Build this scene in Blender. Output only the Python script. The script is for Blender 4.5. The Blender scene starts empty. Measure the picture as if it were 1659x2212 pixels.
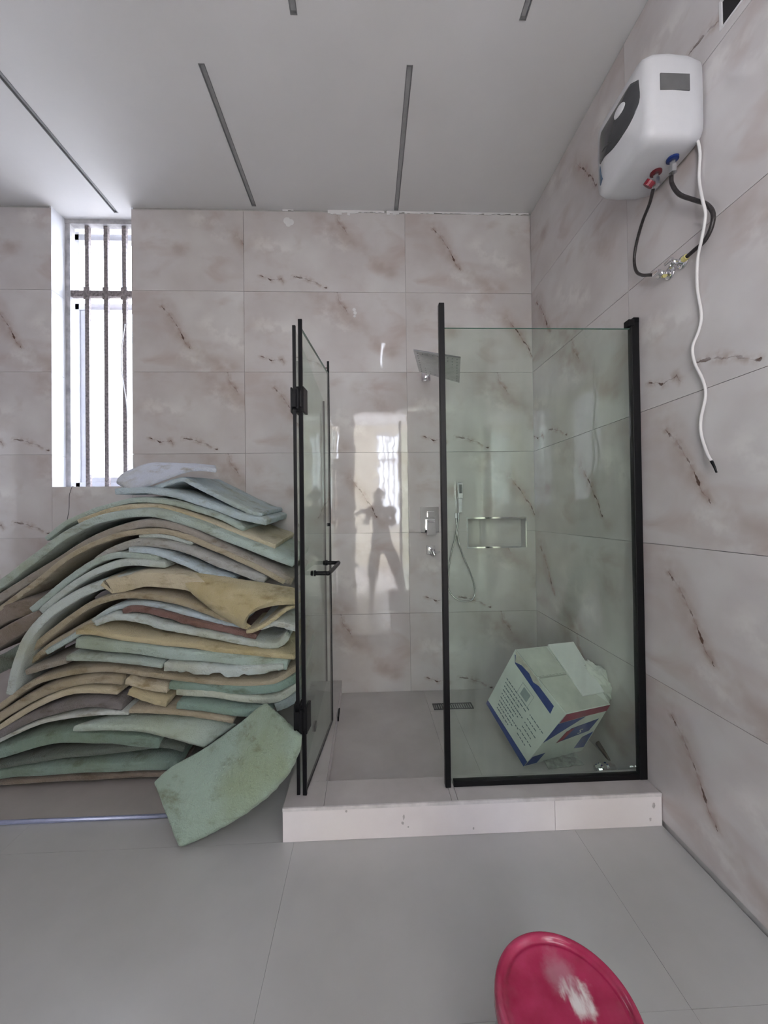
import bpy, bmesh, math, random
from mathutils import Vector, Matrix, noise

random.seed(7)
sc = bpy.context.scene
COL = sc.collection
PI = math.pi

# ------------------------------------------------------------------ camera
YAW, PITCH, ROLL, SX, SY, F = .03684, .00995, .01269, -5.02823, -8.44233, 830.0
W, H = 1659, 2212
CAMZ = 1.38


def cam_rows():
    c, s = math.cos(YAW), math.sin(YAW)
    A = Matrix(((c, -s, 0), (s, c, 0), (0, 0, 1)))
    c, s = math.cos(PITCH), math.sin(PITCH)
    B = Matrix(((1, 0, 0), (0, c, s), (0, -s, c)))
    c, s = math.cos(ROLL), math.sin(ROLL)
    C = Matrix(((c, 0, -s), (0, 1, 0), (s, 0, c)))
    return C @ B @ A


RM = cam_rows()
cd = bpy.data.cameras.new('camera')
cam = bpy.data.objects.new('camera', cd)
COL.objects.link(cam)
sc.camera = cam
right, fwd, up = RM[0], RM[1], RM[2]
m = Matrix((right, up, -fwd)).transposed().to_4x4()
m.translation = Vector((0, 0, CAMZ))
cam.matrix_world = m
cd.sensor_fit = 'VERTICAL'
cd.sensor_height = 24.0
cd.lens = F / H * 24.0
cd.shift_x = -SX / H
cd.shift_y = SY / H
cd.clip_start = .02

# ------------------------------------------------------------------ sky, daylight, exposure
world = bpy.data.worlds.new('sky')
sc.world = world
world.use_nodes = True
bg = world.node_tree.nodes['Background']
bg.inputs[0].default_value = (.85, .895, 1.0, 1)
bg.inputs[1].default_value = 15.0
sc.view_settings.view_transform = 'Standard'
sc.view_settings.look = 'None'
sc.view_settings.gamma = 1
sc.view_settings.use_curve_mapping = False
sc.view_settings.exposure = 0.46


def portal(name, loc, target, w, h):
    l = bpy.data.lights.new(name, 'AREA')
    l.shape = 'RECTANGLE'
    l.size, l.size_y = w, h
    l.cycles.is_portal = True
    o = bpy.data.objects.new(name, l)
    COL.objects.link(o)
    o.location = loc
    o.rotation_euler = (Vector(target) - Vector(loc)).to_track_quat('-Z', 'Y').to_euler()
    o['label'] = 'daylight entering through the opening'
    return o


CEIL = 3.64
YB = 2.86          # face of the back wall
XR = 1.265         # face of the right wall
XL = -2.95
YF = -.75          # inner face of the front wall
YH = -4.2          # far wall of the hall
portal('window_daylight', (-1.99, 3.30, 2.6), (-1.99, 0, 2.6), .60, 2.1)
portal('hall_window_daylight', (.56, -4.40, 2.2), (.56, 0, 2.2), .60, 2.5)
portal('hall_window_daylight', (-1.0, -4.40, 2.45), (-1.0, 0, 2.45), .60, 2.1)
portal('hall_fill_daylight', (2.75, -2.45, 1.85), (0, -2.45, 1.85), 2.9, 3.3)  # guides daylight through the unseen side opening added to brighten the hall
portal('hall_fill_daylight', (-1.6, -2.45, 1.85), (0, -2.45, 1.85), 2.9, 3.3)  # likewise for the added opening in the left hall wall


def ray(u, v):
    d = Vector(((u - 829.5 - SX) / F, 1.0, -(v - 1106 - SY) / F))
    return RM.transposed() @ d


def on(u, v, ax, val):
    d = ray(u, v)
    o = Vector((0, 0, CAMZ))
    return o + d * ((val - o[ax]) / d[ax])


# ------------------------------------------------------------------ node helpers
class NT:
    def __init__(s, name):
        s.mat = bpy.data.materials.new(name)
        s.mat.use_nodes = True
        s.t = s.mat.node_tree
        s.b = s.t.nodes['Principled BSDF']
        s.out = s.t.nodes['Material Output']

    def n(s, typ, **kw):
        nd = s.t.nodes.new(typ)
        for k, v in kw.items():
            setattr(nd, k, v)
        return nd

    def put(s, sock, v):
        if isinstance(v, bpy.types.NodeSocket):
            s.t.links.new(v, sock)
        else:
            sock.default_value = v

    def math(s, op, a, b=None, c=None, clamp=False):
        nd = s.n('ShaderNodeMath', operation=op, use_clamp=clamp)
        s.put(nd.inputs[0], a)
        if b is not None:
            s.put(nd.inputs[1], b)
        if c is not None:
            s.put(nd.inputs[2], c)
        return nd.outputs[0]

    def vec(s, op, a, b=None, scale=None):
        nd = s.n('ShaderNodeVectorMath', operation=op)
        s.put(nd.inputs[0], a)
        if b is not None:
            s.put(nd.inputs[1], b)
        if scale is not None:
            s.put(nd.inputs['Scale'], scale)
        return nd.outputs['Value'] if op in ('DOT_PRODUCT', 'LENGTH', 'DISTANCE') else nd.outputs['Vector']

    def obj(s):
        return s.n('ShaderNodeTexCoord').outputs['Object']

    def noise(s, vec, scale, detail=3, rough=.55, out='Fac', dist=0):
        nd = s.n('ShaderNodeTexNoise')
        s.put(nd.inputs['Vector'], vec)
        nd.inputs['Scale'].default_value = scale
        nd.inputs['Detail'].default_value = detail
        nd.inputs['Roughness'].default_value = rough
        nd.inputs['Distortion'].default_value = dist
        return nd.outputs[out]

    def ramp(s, fac, stops):
        nd = s.n('ShaderNodeValToRGB')
        el = nd.color_ramp.elements
        while len(el) < len(stops):
            el.new(.5)
        for e, (p, c) in zip(el, stops):
            e.position = p
            e.color = (*c, 1) if isinstance(c, tuple) else (c, c, c, 1)
        s.put(nd.inputs[0], fac)
        return nd.outputs[0]

    def mix(s, fac, a, b, mode='MIX'):
        nd = s.n('ShaderNodeMix', data_type='RGBA', blend_type=mode)
        s.put(nd.inputs[0], fac)
        s.put(nd.inputs[6], a if isinstance(a, bpy.types.NodeSocket) else (*a, 1))
        s.put(nd.inputs[7], b if isinstance(b, bpy.types.NodeSocket) else (*b, 1))
        return nd.outputs[2]

    def step(s, x, lo, hi):
        nd = s.n('ShaderNodeMapRange', interpolation_type='SMOOTHSTEP')
        s.put(nd.inputs[0], x)
        nd.inputs[1].default_value, nd.inputs[2].default_value = lo, hi
        nd.inputs[3].default_value, nd.inputs[4].default_value = 0, 1
        return nd.outputs[0]

    def bump(s, h, strength=.3, distance=.01):
        nd = s.n('ShaderNodeBump')
        nd.inputs['Strength'].default_value = strength
        nd.inputs['Distance'].default_value = distance
        s.put(nd.inputs['Height'], h)
        s.t.links.new(nd.outputs[0], s.b.inputs['Normal'])

    def set(s, **kw):
        for k, v in kw.items():
            k = {'color': 'Base Color', 'rough': 'Roughness', 'metal': 'Metallic', 'ior': 'IOR', 'spec': 'Specular IOR Level',
                 'coat': 'Coat Weight', 'trans': 'Transmission Weight', 'sheen': 'Sheen Weight'}[k]
            if isinstance(v, tuple) and len(v) == 3:
                v = (*v, 1)
            s.put(s.b.inputs[k], v)
        return s.mat


def simple(name, col, rough=.5, metal=0, var=.08, nscale=30, bump=0, **kw):
    t = NT(name)
    o = t.obj()
    nz = t.noise(o, nscale, 4)
    lo = tuple(max(0, c * (1 - var)) for c in col)
    hi = tuple(min(1, c * (1 + var)) for c in col)
    c = t.ramp(nz, [(.3, lo), (.7, hi)])
    t.set(color=c, rough=rough, metal=metal, **kw)
    if bump:
        t.bump(nz, bump, .004)
    return t.mat


def marble(name, seed, sharp, soft, clouds):
    """glazed marble-look print; x runs to the right along the tile, z up, both in metres from its lower left corner"""
    t = NT(name)
    o = t.obj()
    sep = t.n('ShaderNodeSeparateXYZ')
    t.put(sep.inputs[0], o)
    cmb = t.n('ShaderNodeCombineXYZ')
    t.put(cmb.inputs[0], sep.outputs[0])
    t.put(cmb.inputs[1], sep.outputs[2])
    cmb.inputs[2].default_value = seed
    p = cmb.outputs[0]
    flat = t.n('ShaderNodeCombineXYZ')
    t.put(flat.inputs[0], sep.outputs[0])
    t.put(flat.inputs[1], sep.outputs[2])
    flat = flat.outputs[0]
    nz = t.noise(p, 9, 5, .6, 'Color')
    warp = t.vec('SCALE', t.vec('SUBTRACT', nz, (.5, .5, .5)), scale=.055)
    sep2 = t.n('ShaderNodeVectorMath', operation='MULTIPLY')
    t.put(sep2.inputs[0], warp)
    sep2.inputs[1].default_value = (1, 1, 0)
    q = t.vec('ADD', flat, sep2.outputs[0])

    def dist(a, b):
        A = (a[0] * 1.2, a[1] * .6, 0)
        ba = (b[0] * 1.2 - A[0], b[1] * .6 - A[1], 0)
        L = ba[0] ** 2 + ba[1] ** 2
        pa = t.vec('SUBTRACT', q, A)
        h = t.math('MULTIPLY', t.vec('DOT_PRODUCT', pa, ba), 1 / L, clamp=True)
        return t.vec('LENGTH', t.vec('SUBTRACT', pa, t.vec('SCALE', ba, scale=h)))

    def mn(lst):
        d = None
        for a, b in lst:
            e = dist(a, b)
            d = e if d is None else t.math('MINIMUM', d, e)
        return d
    base = t.ramp(t.noise(p, 2.2, 4, .5), [(.3, (.53, .485, .475)), (.5, (.60, .565, .56)), (.7, (.67, .65, .645))])
    base = t.mix(t.step(t.noise(t.vec('MULTIPLY', p, (1, 1.7, 1)), 3.1, 3, .5, dist=.6), .5, .80), base, (.50, .425, .40))
    if clouds:
        dc = mn(clouds)
        m_ = t.math('MULTIPLY', t.math('SUBTRACT', 1, t.step(dc, .0, .11)), t.step(t.noise(p, 10, 3), .40, .62))
        base = t.mix(t.math('MULTIPLY', m_, .45), base, (.82, .80, .77))
    if soft:
        ds = mn(soft)
        m_ = t.math('MULTIPLY', t.math('SUBTRACT', 1, t.step(ds, .0, .10)), t.step(t.noise(p, 6, 3), .32, .66))
        base = t.mix(t.math('MULTIPLY', m_, .62), base, (.40, .315, .275))
    dv = mn(sharp)
    halo = t.math('MULTIPLY', t.math('SUBTRACT', 1, t.step(dv, .0, .03)), t.step(t.noise(p, 17, 3), .38, .62))
    base = t.mix(t.math('MULTIPLY', halo, .6), base, (.34, .24, .19))
    wid = t.math('MULTIPLY', t.step(t.noise(p, 24, 2), .42, .72), .0075)
    core = t.math('SUBTRACT', 1, t.step(t.math('SUBTRACT', dv, wid), -.0012, .0018))
    base = t.mix(t.math('MULTIPLY', core, t.math('ADD', .36, t.math('MULTIPLY', t.step(t.noise(p, 13, 2), .38, .62), .6))), base, (.10, .055, .04))
    t.set(color=base, rough=.045, ior=1.52, spec=.62)
    # the glaze is not quite flat
    t.bump(t.noise(o, 9.0, 1), .17, .0035)
    return t.mat


# prints seen on the wall (relative tile coordinates, 0..1 from the lower left)
squig = [((.10, .20), (.17, .14)), ((.17, .14), (.23, .17)), ((.23, .17), (.25, .12)), ((.30, .18), (.38, .17)), ((.38, .17), (.45, .12)),
         ((.45, .12), (.51, .05)), ((.57, 1.0), (.60, .86)), ((.60, .86), (.64, .74))]
M_A = marble('marble_glaze_a', 1.3, squig, [((.45, .95), (.62, .70)), ((.62, .70), (.9, .25))], [((.5, .75), (.62, .60)), ((.1, .6), (.25, .5))])
M_B = marble('marble_glaze_b', 4.7, [((.18, .82), (.24, .66)), ((.24, .66), (.30, .46)), ((.30, .46), (.345, .28))],
             [((.18, .85), (.34, .28)), ((.34, .28), (.6, .05)), ((.7, .8), (.9, .5))], [((.32, .2), (.45, .05)), ((.45, .6), (.7, .3))])
M_C = marble('marble_glaze_c', 8.9, [((.64, .70), (.70, .54)), ((.70, .54), (.76, .36)), ((.76, .36), (.80, .20))],
             [((.10, .8), (.3, .5)), ((.62, .72), (.84, .15))], [((.40, .9), (.55, .7)), ((.85, .7), (.98, .5))])
MARB = [M_A, M_B, M_C]
M_GROUT = simple('grout', (.42, .41, .40), .9)
M_PLASTER = simple('ceiling_paint', (.72, .71, .71), .75, var=.02, nscale=3, bump=.05)
t_ = NT('floor_glaze')
o_ = t_.obj()
t_.set(color=t_.ramp(t_.noise(o_, 3, 5), [(.3, (.47, .468, .46)), (.7, (.52, .518, .51))]), rough=.27, ior=1.45)
t_.bump(t_.noise(o_, 14, 2), .12, .002)
M_FLOOR = t_.mat
t_ = NT('shower_floor_glaze')
o_ = t_.obj()
t_.set(color=t_.ramp(t_.noise(o_, 4, 6), [(.3, (.44, .41, .40)), (.7, (.54, .51, .50))]), rough=.30)
M_SHFLOOR = t_.mat
t_ = NT('curb_glaze')
o_ = t_.obj()
t_.set(color=t_.ramp(t_.noise(o_, 4, 5), [(.3, (.82, .77, .775)), (.7, (.90, .86, .86))]), rough=.16)
M_CURB = t_.mat
t_ = NT('curb_top_glaze')
o_ = t_.obj()
t_.set(color=t_.ramp(t_.noise(o_, 5, 6), [(.3, (.46, .43, .42)), (.7, (.56, .53, .525))]), rough=.2)
M_CURBTOP = t_.mat
M_BLACK = simple('black_powder_coat', (.004, .004, .005), .38, var=.2, spec=.25)
M_CHROME = simple('chrome', (.80, .80, .82), .06, 1, var=.02)
M_STEEL = simple('brushed_steel', (.55, .55, .56), .25, 1, var=.08)
M_ALU = simple('aluminium_frame', (.62, .64, .70), .35, .4, var=.04)
M_WHITEPL = simple('white_plastic', (.62, .62, .64), .3, var=.015)
M_DARKPL = simple('dark_grey_plastic', (.045, .047, .052), .15, var=.08)
M_CREAMWALL = simple('cream_paint', (.72, .66, .52), .7, var=.05, nscale=4)
M_PINKWALL = simple('pale_paint', (.74, .68, .67), .7, var=.04, nscale=4)
M_CONCRETE = simple('raw_render', (.40, .39, .40), .9, var=.3, nscale=14, bump=.4)


def thin_glass(name, tint, refl=.9, edge=None):
    t = NT(name)
    t.t.nodes.remove(t.b)
    tr = t.n('ShaderNodeBsdfTransparent')
    tr.inputs[0].default_value = (*tint, 1)
    gl = t.n('ShaderNodeBsdfGlossy')
    gl.inputs['Roughness'].default_value = .01
    gl.inputs['Color'].default_value = (refl, refl, refl, 1)
    fr = t.n('ShaderNodeFresnel')
    fr.inputs[0].default_value = 1.50
    # inside faces see the same thin sheet, so reflect by the outer facing only
    mx = t.n('ShaderNodeMixShader')
    geo = t.n('ShaderNodeNewGeometry')
    f = t.math('MULTIPLY', fr.outputs[0], t.math('SUBTRACT', 1, geo.outputs['Backfacing']))
    t.t.links.new(f, mx.inputs[0])
    t.t.links.new(tr.outputs[0], mx.inputs[1])
    t.t.links.new(gl.outputs[0], mx.inputs[2])
    # faint dried splashes and dust film on the sheet
    df = t.n('ShaderNodeBsdfDiffuse')
    df.inputs[0].default_value = (.60, .64, .61, 1)
    mx2 = t.n('ShaderNodeMixShader')
    o = t.obj()
    st = t.noise(t.vec('MULTIPLY', o, (7, 7, .8)), 1.4, 4, .6)
    t.t.links.new(t.math('MULTIPLY', t.step(st, .4, .8), .055), mx2.inputs[0])
    t.t.links.new(mx.outputs[0], mx2.inputs[1])
    t.t.links.new(df.outputs[0], mx2.inputs[2])
    t.t.links.new(mx2.outputs[0], t.out.inputs[0])
    return t.mat


M_GLASS = thin_glass('shower_glass', (.91, .958, .92))
M_WINGLASS = thin_glass('window_glass', (.96, .97, .99))
M_GLASSEDGE = simple('glass_edge', (.12, .25, .20), .1)

# foam: colour from the object, dirt and open-cell grain from noise
t_ = NT('polyurethane_foam')
o_ = t_.obj()
oi = t_.n('ShaderNodeObjectInfo')
off = t_.vec('ADD', o_, t_.vec('SCALE', oi.outputs['Location'], scale=3.1))
c_ = t_.mix(t_.step(t_.noise(off, 2.3, 4, .6), .42, .72), oi.outputs['Color'], t_.mix(1.0, oi.outputs['Color'], (.80, .76, .62), 'MULTIPLY'))
c_ = t_.mix(t_.step(t_.noise(t_.vec('MULTIPLY', off, (1, 1, 2.5)), 7, 5, .65), .50, .78), c_, t_.mix(1.0, c_, (.52, .46, .36), 'MULTIPLY'))
t_.set(color=c_, rough=.95, spec=.15, sheen=.2)
g_ = t_.math('ADD', t_.noise(off, 160, 2), t_.math('MULTIPLY', t_.noise(off, 26, 5, .65), 3.0))
t_.bump(g_, .8, .006)
M_FOAM = t_.mat


# ------------------------------------------------------------------ mesh helpers
def link(name, me, parent=None, loc=None):
    o = bpy.data.objects.new(name, me)
    COL.objects.link(o)
    if parent:
        o.parent = parent
    if loc is not None:
        o.location = loc
    return o


def origin_of(o):
    v = Vector((0, 0, 0))
    while o:
        v += o.location
        o = o.parent
    return v


def tag(o, label=None, cat=None, group=None, kind=None):
    for k, v in (('label', label), ('category', cat), ('group', group), ('kind', kind)):
        if v:
            o[k] = v
    return o


def thing(name, loc, label, cat, group=None):
    return tag(link(name, None, None, loc), label, cat, group)


class MB:
    """collects shapes in world coordinates, links them as ONE mesh object"""

    def __init__(s):
        s.v, s.f, s.mi = [], [], []

    def add(s, vs, fs, mi=0):
        b = len(s.v)
        s.v += [Vector(v) for v in vs]
        s.f += [tuple(b + i for i in f) for f in fs]
        s.mi += [mi] * len(fs)
        return s

    def hexa(s, c, mi=0):
        return s.add(c, [(0, 3, 2, 1), (4, 5, 6, 7), (0, 1, 5, 4), (1, 2, 6, 5), (2, 3, 7, 6), (3, 0, 4, 7)], mi)

    def box(s, a, b, mi=0):
        (x0, y0, z0), (x1, y1, z1) = a, b
        return s.hexa([(x0, y0, z0), (x1, y0, z0), (x1, y1, z0), (x0, y1, z0), (x0, y0, z1), (x1, y0, z1), (x1, y1, z1), (x0, y1, z1)], mi)

    def bar(s, p, q, w, d, upv=(0, 0, 1), mi=0):
        p, q = Vector(p), Vector(q)
        ax = (q - p).normalized()
        u = Vector(upv)
        x = ax.cross(u)
        if x.length < 1e-4:
            x = ax.cross(Vector((1, 0, 0)))
        x.normalize()
        y = x.cross(ax).normalized()
        x *= w / 2
        y *= d / 2
        return s.hexa([p - x - y, p + x - y, p + x + y, p - x + y, q - x - y, q + x - y, q + x + y, q - x + y], mi)

    def tube(s, pts, r, n=10, smooth=1, cap=True, mi=0, flat=None):
        pts = [Vector(p) for p in pts]
        if smooth > 1:
            pts = catmull(pts, smooth)
        rs = r if isinstance(r, (list, tuple)) else None
        b = len(s.v)
        nrm = None
        for i, p in enumerate(pts):
            tdir = (pts[min(i + 1, len(pts) - 1)] - pts[max(i - 1, 0)]).normalized()
            if nrm is None:
                nrm = tdir.orthogonal().normalized()
            nrm = (nrm - tdir * nrm.dot(tdir)).normalized()
            bi = tdir.cross(nrm)
            rr = r if rs is None else rs[0] + (rs[-1] - rs[0]) * i / (len(pts) - 1) if len(rs or []) == 2 else rs[min(i, len(rs) - 1)]
            for k in range(n):
                a = 2 * PI * k / n
                s.v.append(p + (nrm * math.cos(a) + bi * math.sin(a)) * rr)
        for i in range(len(pts) - 1):
            for k in range(n):
                k2 = (k + 1) % n
                s.f.append((b + i * n + k, b + i * n + k2, b + (i + 1) * n + k2, b + (i + 1) * n + k))
                s.mi.append(mi)
        if cap:
            s.f.append(tuple(b + k for k in reversed(range(n))))
            e = b + (len(pts) - 1) * n
            s.f.append(tuple(e + k for k in range(n)))
            s.mi += [mi, mi]
        return s

    def lathe(s, base, axis, prof, n=32, mi=0):
        base, axis = Vector(base), Vector(axis).normalized()
        x = axis.orthogonal().normalized()
        y = axis.cross(x)
        b = len(s.v)
        for r, h in prof:
            for k in range(n):
                a = 2 * PI * k / n
                s.v.append(base + axis * h + (x * math.cos(a) + y * math.sin(a)) * r)
        for i in range(len(prof) - 1):
            for k in range(n):
                k2 = (k + 1) % n
                s.f.append((b + i * n + k, b + i * n + k2, b + (i + 1) * n + k2, b + (i + 1) * n + k))
                s.mi.append(mi)
        s.f.append(tuple(b + k for k in reversed(range(n))))
        e = b + (len(prof) - 1) * n
        s.f.append(tuple(e + k for k in range(n)))
        s.mi += [mi, mi]
        return s

    def build(s, name, mats, parent=None, at=None, smooth=False, bevel=0, seg=2, angle=40):
        """at: origin for a top-level mesh"""
        org = origin_of(parent) if parent else Vector(at or (0, 0, 0))
        me = bpy.data.meshes.new(name)
        me.from_pydata([v - org for v in s.v], [], s.f)
        for mt in (mats if isinstance(mats, (list, tuple)) else [mats]):
            me.materials.append(mt)
        me.polygons.foreach_set('material_index', s.mi)
        bm = bmesh.new()
        bm.from_mesh(me)
        bmesh.ops.recalc_face_normals(bm, faces=bm.faces)
        bm.to_mesh(me)
        bm.free()
        if smooth:
            me.polygons.foreach_set('use_smooth', [True] * len(me.polygons))
        o = link(name, me, parent, None if parent else org)
        if bevel:
            b = o.modifiers.new('bevel', 'BEVEL')
            b.width, b.segments, b.limit_method, b.angle_limit = bevel, seg, 'ANGLE', math.radians(angle)
            if smooth:
                b.harden_normals = True
        return o


def catmull(P, n):
    out = []
    Q = [P[0] * 2 - P[1]] + P + [P[-1] * 2 - P[-2]]
    for i in range(1, len(Q) - 2):
        a, b, c, d = Q[i - 1], Q[i], Q[i + 1], Q[i + 2]
        for k in range(n):
            t = k / n
            out.append(.5 * ((2 * b) + (c - a) * t + (2 * a - 5 * b + 4 * c - d) * t * t + (3 * b - a - 3 * c + d) * t ** 3))
    out.append(P[-1])
    return out


def resample(P, n):
    d = [0]
    for a, b in zip(P, P[1:]):
        d.append(d[-1] + (b - a).length)
    out, j = [], 0
    for i in range(n):
        s = d[-1] * i / (n - 1)
        while j < len(P) - 2 and d[j + 1] < s:
            j += 1
        t = (s - d[j]) / max(1e-9, d[j + 1] - d[j])
        out.append(P[j].lerp(P[j + 1], min(1, t)))
    return out


def cell_plate(x0, x1, z0, z1, holes, th):
    """plate in local xz, front face at y=0 (facing -y), body to y=th, rectangular holes cut through"""
    xs = sorted({x0, x1} | {min(max(h[i], x0), x1) for h in holes for i in (0, 1)})
    zs = sorted({z0, z1} | {min(max(h[i], z0), z1) for h in holes for i in (2, 3)})
    solid = {}
    for i in range(len(xs) - 1):
        for j in range(len(zs) - 1):
            cx, cz = (xs[i] + xs[i + 1]) / 2, (zs[j] + zs[j + 1]) / 2
            solid[i, j] = not any(h[0] < cx < h[1] and h[2] < cz < h[3] for h in holes)
    if not any(solid.values()):
        return None
    V, Fc, idx = [], [], {}

    def vi(i, j, k):
        if (i, j, k) not in idx:
            idx[i, j, k] = len(V)
            V.append((xs[i], th * k, zs[j]))
        return idx[i, j, k]
    for (i, j), s in solid.items():
        if not s:
            continue
        Fc.append((vi(i, j, 0), vi(i + 1, j, 0), vi(i + 1, j + 1, 0), vi(i, j + 1, 0)))
        Fc.append((vi(i, j, 1), vi(i, j + 1, 1), vi(i + 1, j + 1, 1), vi(i + 1, j, 1)))
        if not solid.get((i - 1, j)):
            Fc.append((vi(i, j, 0), vi(i, j + 1, 0), vi(i, j + 1, 1), vi(i, j, 1)))
        if not solid.get((i + 1, j)):
            Fc.append((vi(i + 1, j, 0), vi(i + 1, j, 1), vi(i + 1, j + 1, 1), vi(i + 1, j + 1, 0)))
        if not solid.get((i, j - 1)):
            Fc.append((vi(i, j, 0), vi(i, j, 1), vi(i + 1, j, 1), vi(i + 1, j, 0)))
        if not solid.get((i, j + 1)):
            Fc.append((vi(i, j + 1, 0), vi(i + 1, j + 1, 0), vi(i + 1, j + 1, 1), vi(i, j + 1, 1)))
    return V, Fc


def plate_obj(name, mat, x0, x1, z0, z1, holes, th, loc, rot=(0, 0, 0), parent=None):
    r = cell_plate(x0, x1, z0, z1, holes, th)
    if not r:
        return None
    me = bpy.data.meshes.new(name)
    me.from_pydata(r[0], [], r[1])
    me.materials.append(mat)
    o = link(name, me, parent, loc)
    o.rotation_euler = rot
    return o


def struct(o, label=None):
    o['kind'] = 'structure'
    if label:
        o['label'] = label
    return o


ROWS = [.0, .024, .624, 1.224, 1.824, 2.424, 3.024, 3.624, CEIL]
GAP = .0011
TH = .009


def tile_wall(wall, face, rot, cols, origins, holes, prints, along):
    """tiles as children of a wall; cols: list of (a,b,origin) in wall coordinate; along(a, z) -> world point on the face"""
    for j in range(len(ROWS) - 1):
        z0, z1 = ROWS[j], ROWS[j + 1]
        if z1 - z0 < .02:
            continue
        for i, (a, b, org) in enumerate(cols):
            hs = [(h[0] - org, h[1] - org, h[2] - z0, h[3] - z0) for h in holes if h[0] < b and h[1] > a and h[2] < z1 and h[3] > z0]
            zt = (z1 if j < 7 else CEIL)
            mat = MARB[prints[j - 1 if j else 0][i % len(prints[0])]]
            o = plate_obj('tile', mat, a - org + GAP, b - org - GAP, GAP, zt - z0 - GAP, hs, TH, along(org, z0), rot, wall)
            if o is None:
                continue
            o.location = Vector(o.location) - origin_of(wall)


# ------------------------------------------------------------------ the room shell
WX0, WX1, WZ0 = -2.275, -1.706, 1.590
NX0, NX1, NZ0, NZ1 = .745, 1.195, 1.100, 1.328
# back wall
wb = struct(plate_obj('wall_back', M_GROUT, XL - .1, XR + .3, -.1, CEIL + .1, [(WX0 - .004, WX1 + .004, WZ0 - .004, CEIL + .05), (NX0 - .004, NX1 + .004, NZ0 - .004, NZ1 + .004)], .17, (0, YB + TH, 0)),
            'marble-look tiled back wall with tall window and shower niche')
cols = [(XL, WX0, -2.906), (WX0, WX1, WX0), (WX1, -.894, WX1), (-.894, .306, -.894), (.306, XR, .306)]
prints_back = [[2, 0, 1, 0, 0], [0, 2, 1, 1, 0], [0, 0, 0, 2, 2], [0, 1, 0, 1, 0], [1, 0, 1, 0, 2], [2, 1, 2, 0, 1]]
tile_wall(wb, None, (0, 0, 0), cols, None, [(WX0, WX1, WZ0, CEIL + 1), (NX0, NX1, NZ0, NZ1)], prints_back, lambda a, z: Vector((a, YB, z)))
# right wall (local x runs towards the camera)
wr = struct(plate_obj('wall_right', M_GROUT, -YB - .2, 1.0, -.1, CEIL + .1, [], .15, (XR + TH, 0, 0), (0, 0, -PI / 2)), 'marble-look tiled right wall carrying the water heater')
wr_cols = [(-YB, -1.79, -2.99), (-1.79, -.59, -1.79), (-.59, .61, -.59), (.61, .85, .61)]
prints_right = [[0, 1, 2, 0], [1, 1, 0, 2], [2, 1, 0, 1], [0, 0, 1, 0], [1, 2, 1, 2], [2, 0, 1, 0]]
for_right = lambda a, z: Vector((XR, -a, z))
ROWSAVE = None


def tile_wall_rot(wall, cols, holes, prints, face_x, rotz, sgn):
    M = Matrix.Rotation(rotz, 3, 'Z')
    Wl = wall.location
    for j in range(1, len(ROWS) - 1):
        z0, z1 = ROWS[j], ROWS[j + 1]
        if z1 - z0 < .02:
            continue
        for i, (a, b, org) in enumerate(cols):
            hs = [(h[0] - org, h[1] - org, h[2] - z0, h[3] - z0) for h in holes if h[0] < b and h[1] > a and h[2] < z1 and h[3] > z0]
            mat = MARB[prints[j - 1][i % len(prints[0])]]
            # parent is rotated the same way, so the child lives in its local frame
            plate_obj('tile', mat, a - org + GAP, b - org - GAP, GAP, z1 - z0 - GAP, hs, TH, (org, -TH, z0), (0, 0, 0), wall)


HOLE = (-1.29, -1.215, 3.065, 3.16)
tile_wall_rot(wr, wr_cols, [HOLE], prints_right, XR, -PI / 2, 1)
# left wall (outside the frame, seen in reflections)
wl = struct(plate_obj('wall_left', M_GROUT, -1.0, YB + .2, -.1, CEIL + .1, [], .15, (XL - TH, 0, 0), (0, 0, PI / 2)), 'marble-look tiled left wall')
wl_cols = [(-.75, .45, -.75), (.45, 1.65, .45), (1.65, YB, 1.65)]
tile_wall_rot(wl, wl_cols, [], [[0, 1, 2], [1, 2, 0], [2, 0, 1]] * 2, XL, PI / 2, 1)
# front wall behind the camera, with the doorway and a high window
DX0, DX1, DZ = -.21, .70, 3.05
FWX0, FWX1, FWZ0, FWZ1 = -.60, -.44, 2.20, 2.85
wf = struct(plate_obj('wall_front', M_PINKWALL, -XR - .15, 3.1, 0, CEIL, [(-DX1, -DX0, -1, DZ), (-FWX1, -FWX0, FWZ0, FWZ1)], .16, (0, YF, 0), (0, 0, PI)), 'pale wall behind the camera with the doorway')

# floor
fl = struct(plate_obj('floor', M_GROUT, XL - .1, XR + .1, -YB - .2, .95, [], .12, (0, 0, -TH), (-PI / 2, 0, 0)), 'pale grey tiled bathroom floor')
fl.rotation_euler = (0, 0, 0)
me = bpy.data.meshes.new('floor')
M_FGROUT = simple('floor_grout', (.46, .46, .455), .6)
mbf = MB().box((XL - .1, -.95, -.15), (XR + .1, YB + .2, -TH))
me.from_pydata([tuple(v) for v in mbf.v], [], mbf.f)
me.materials.append(M_FGROUT)
fl.data = me
fl.location = (0, 0, 0)
xs = [XL, -2.725, -1.525, -.325, .875, XR]
ys = [YF - .16, -.16, .44, 1.04, 1.64, 2.24, YB]
xs2 = [x for x in xs]
for a, b in zip(xs, xs[1:]):
    for c, d in zip(ys, ys[1:]):
        mb = MB().box((a + .0004, c + .0004, -TH), (b - .0004, d - .0004, random.uniform(-.0002, .0002)))
        mb.build('tile', M_FLOOR, fl)

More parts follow.
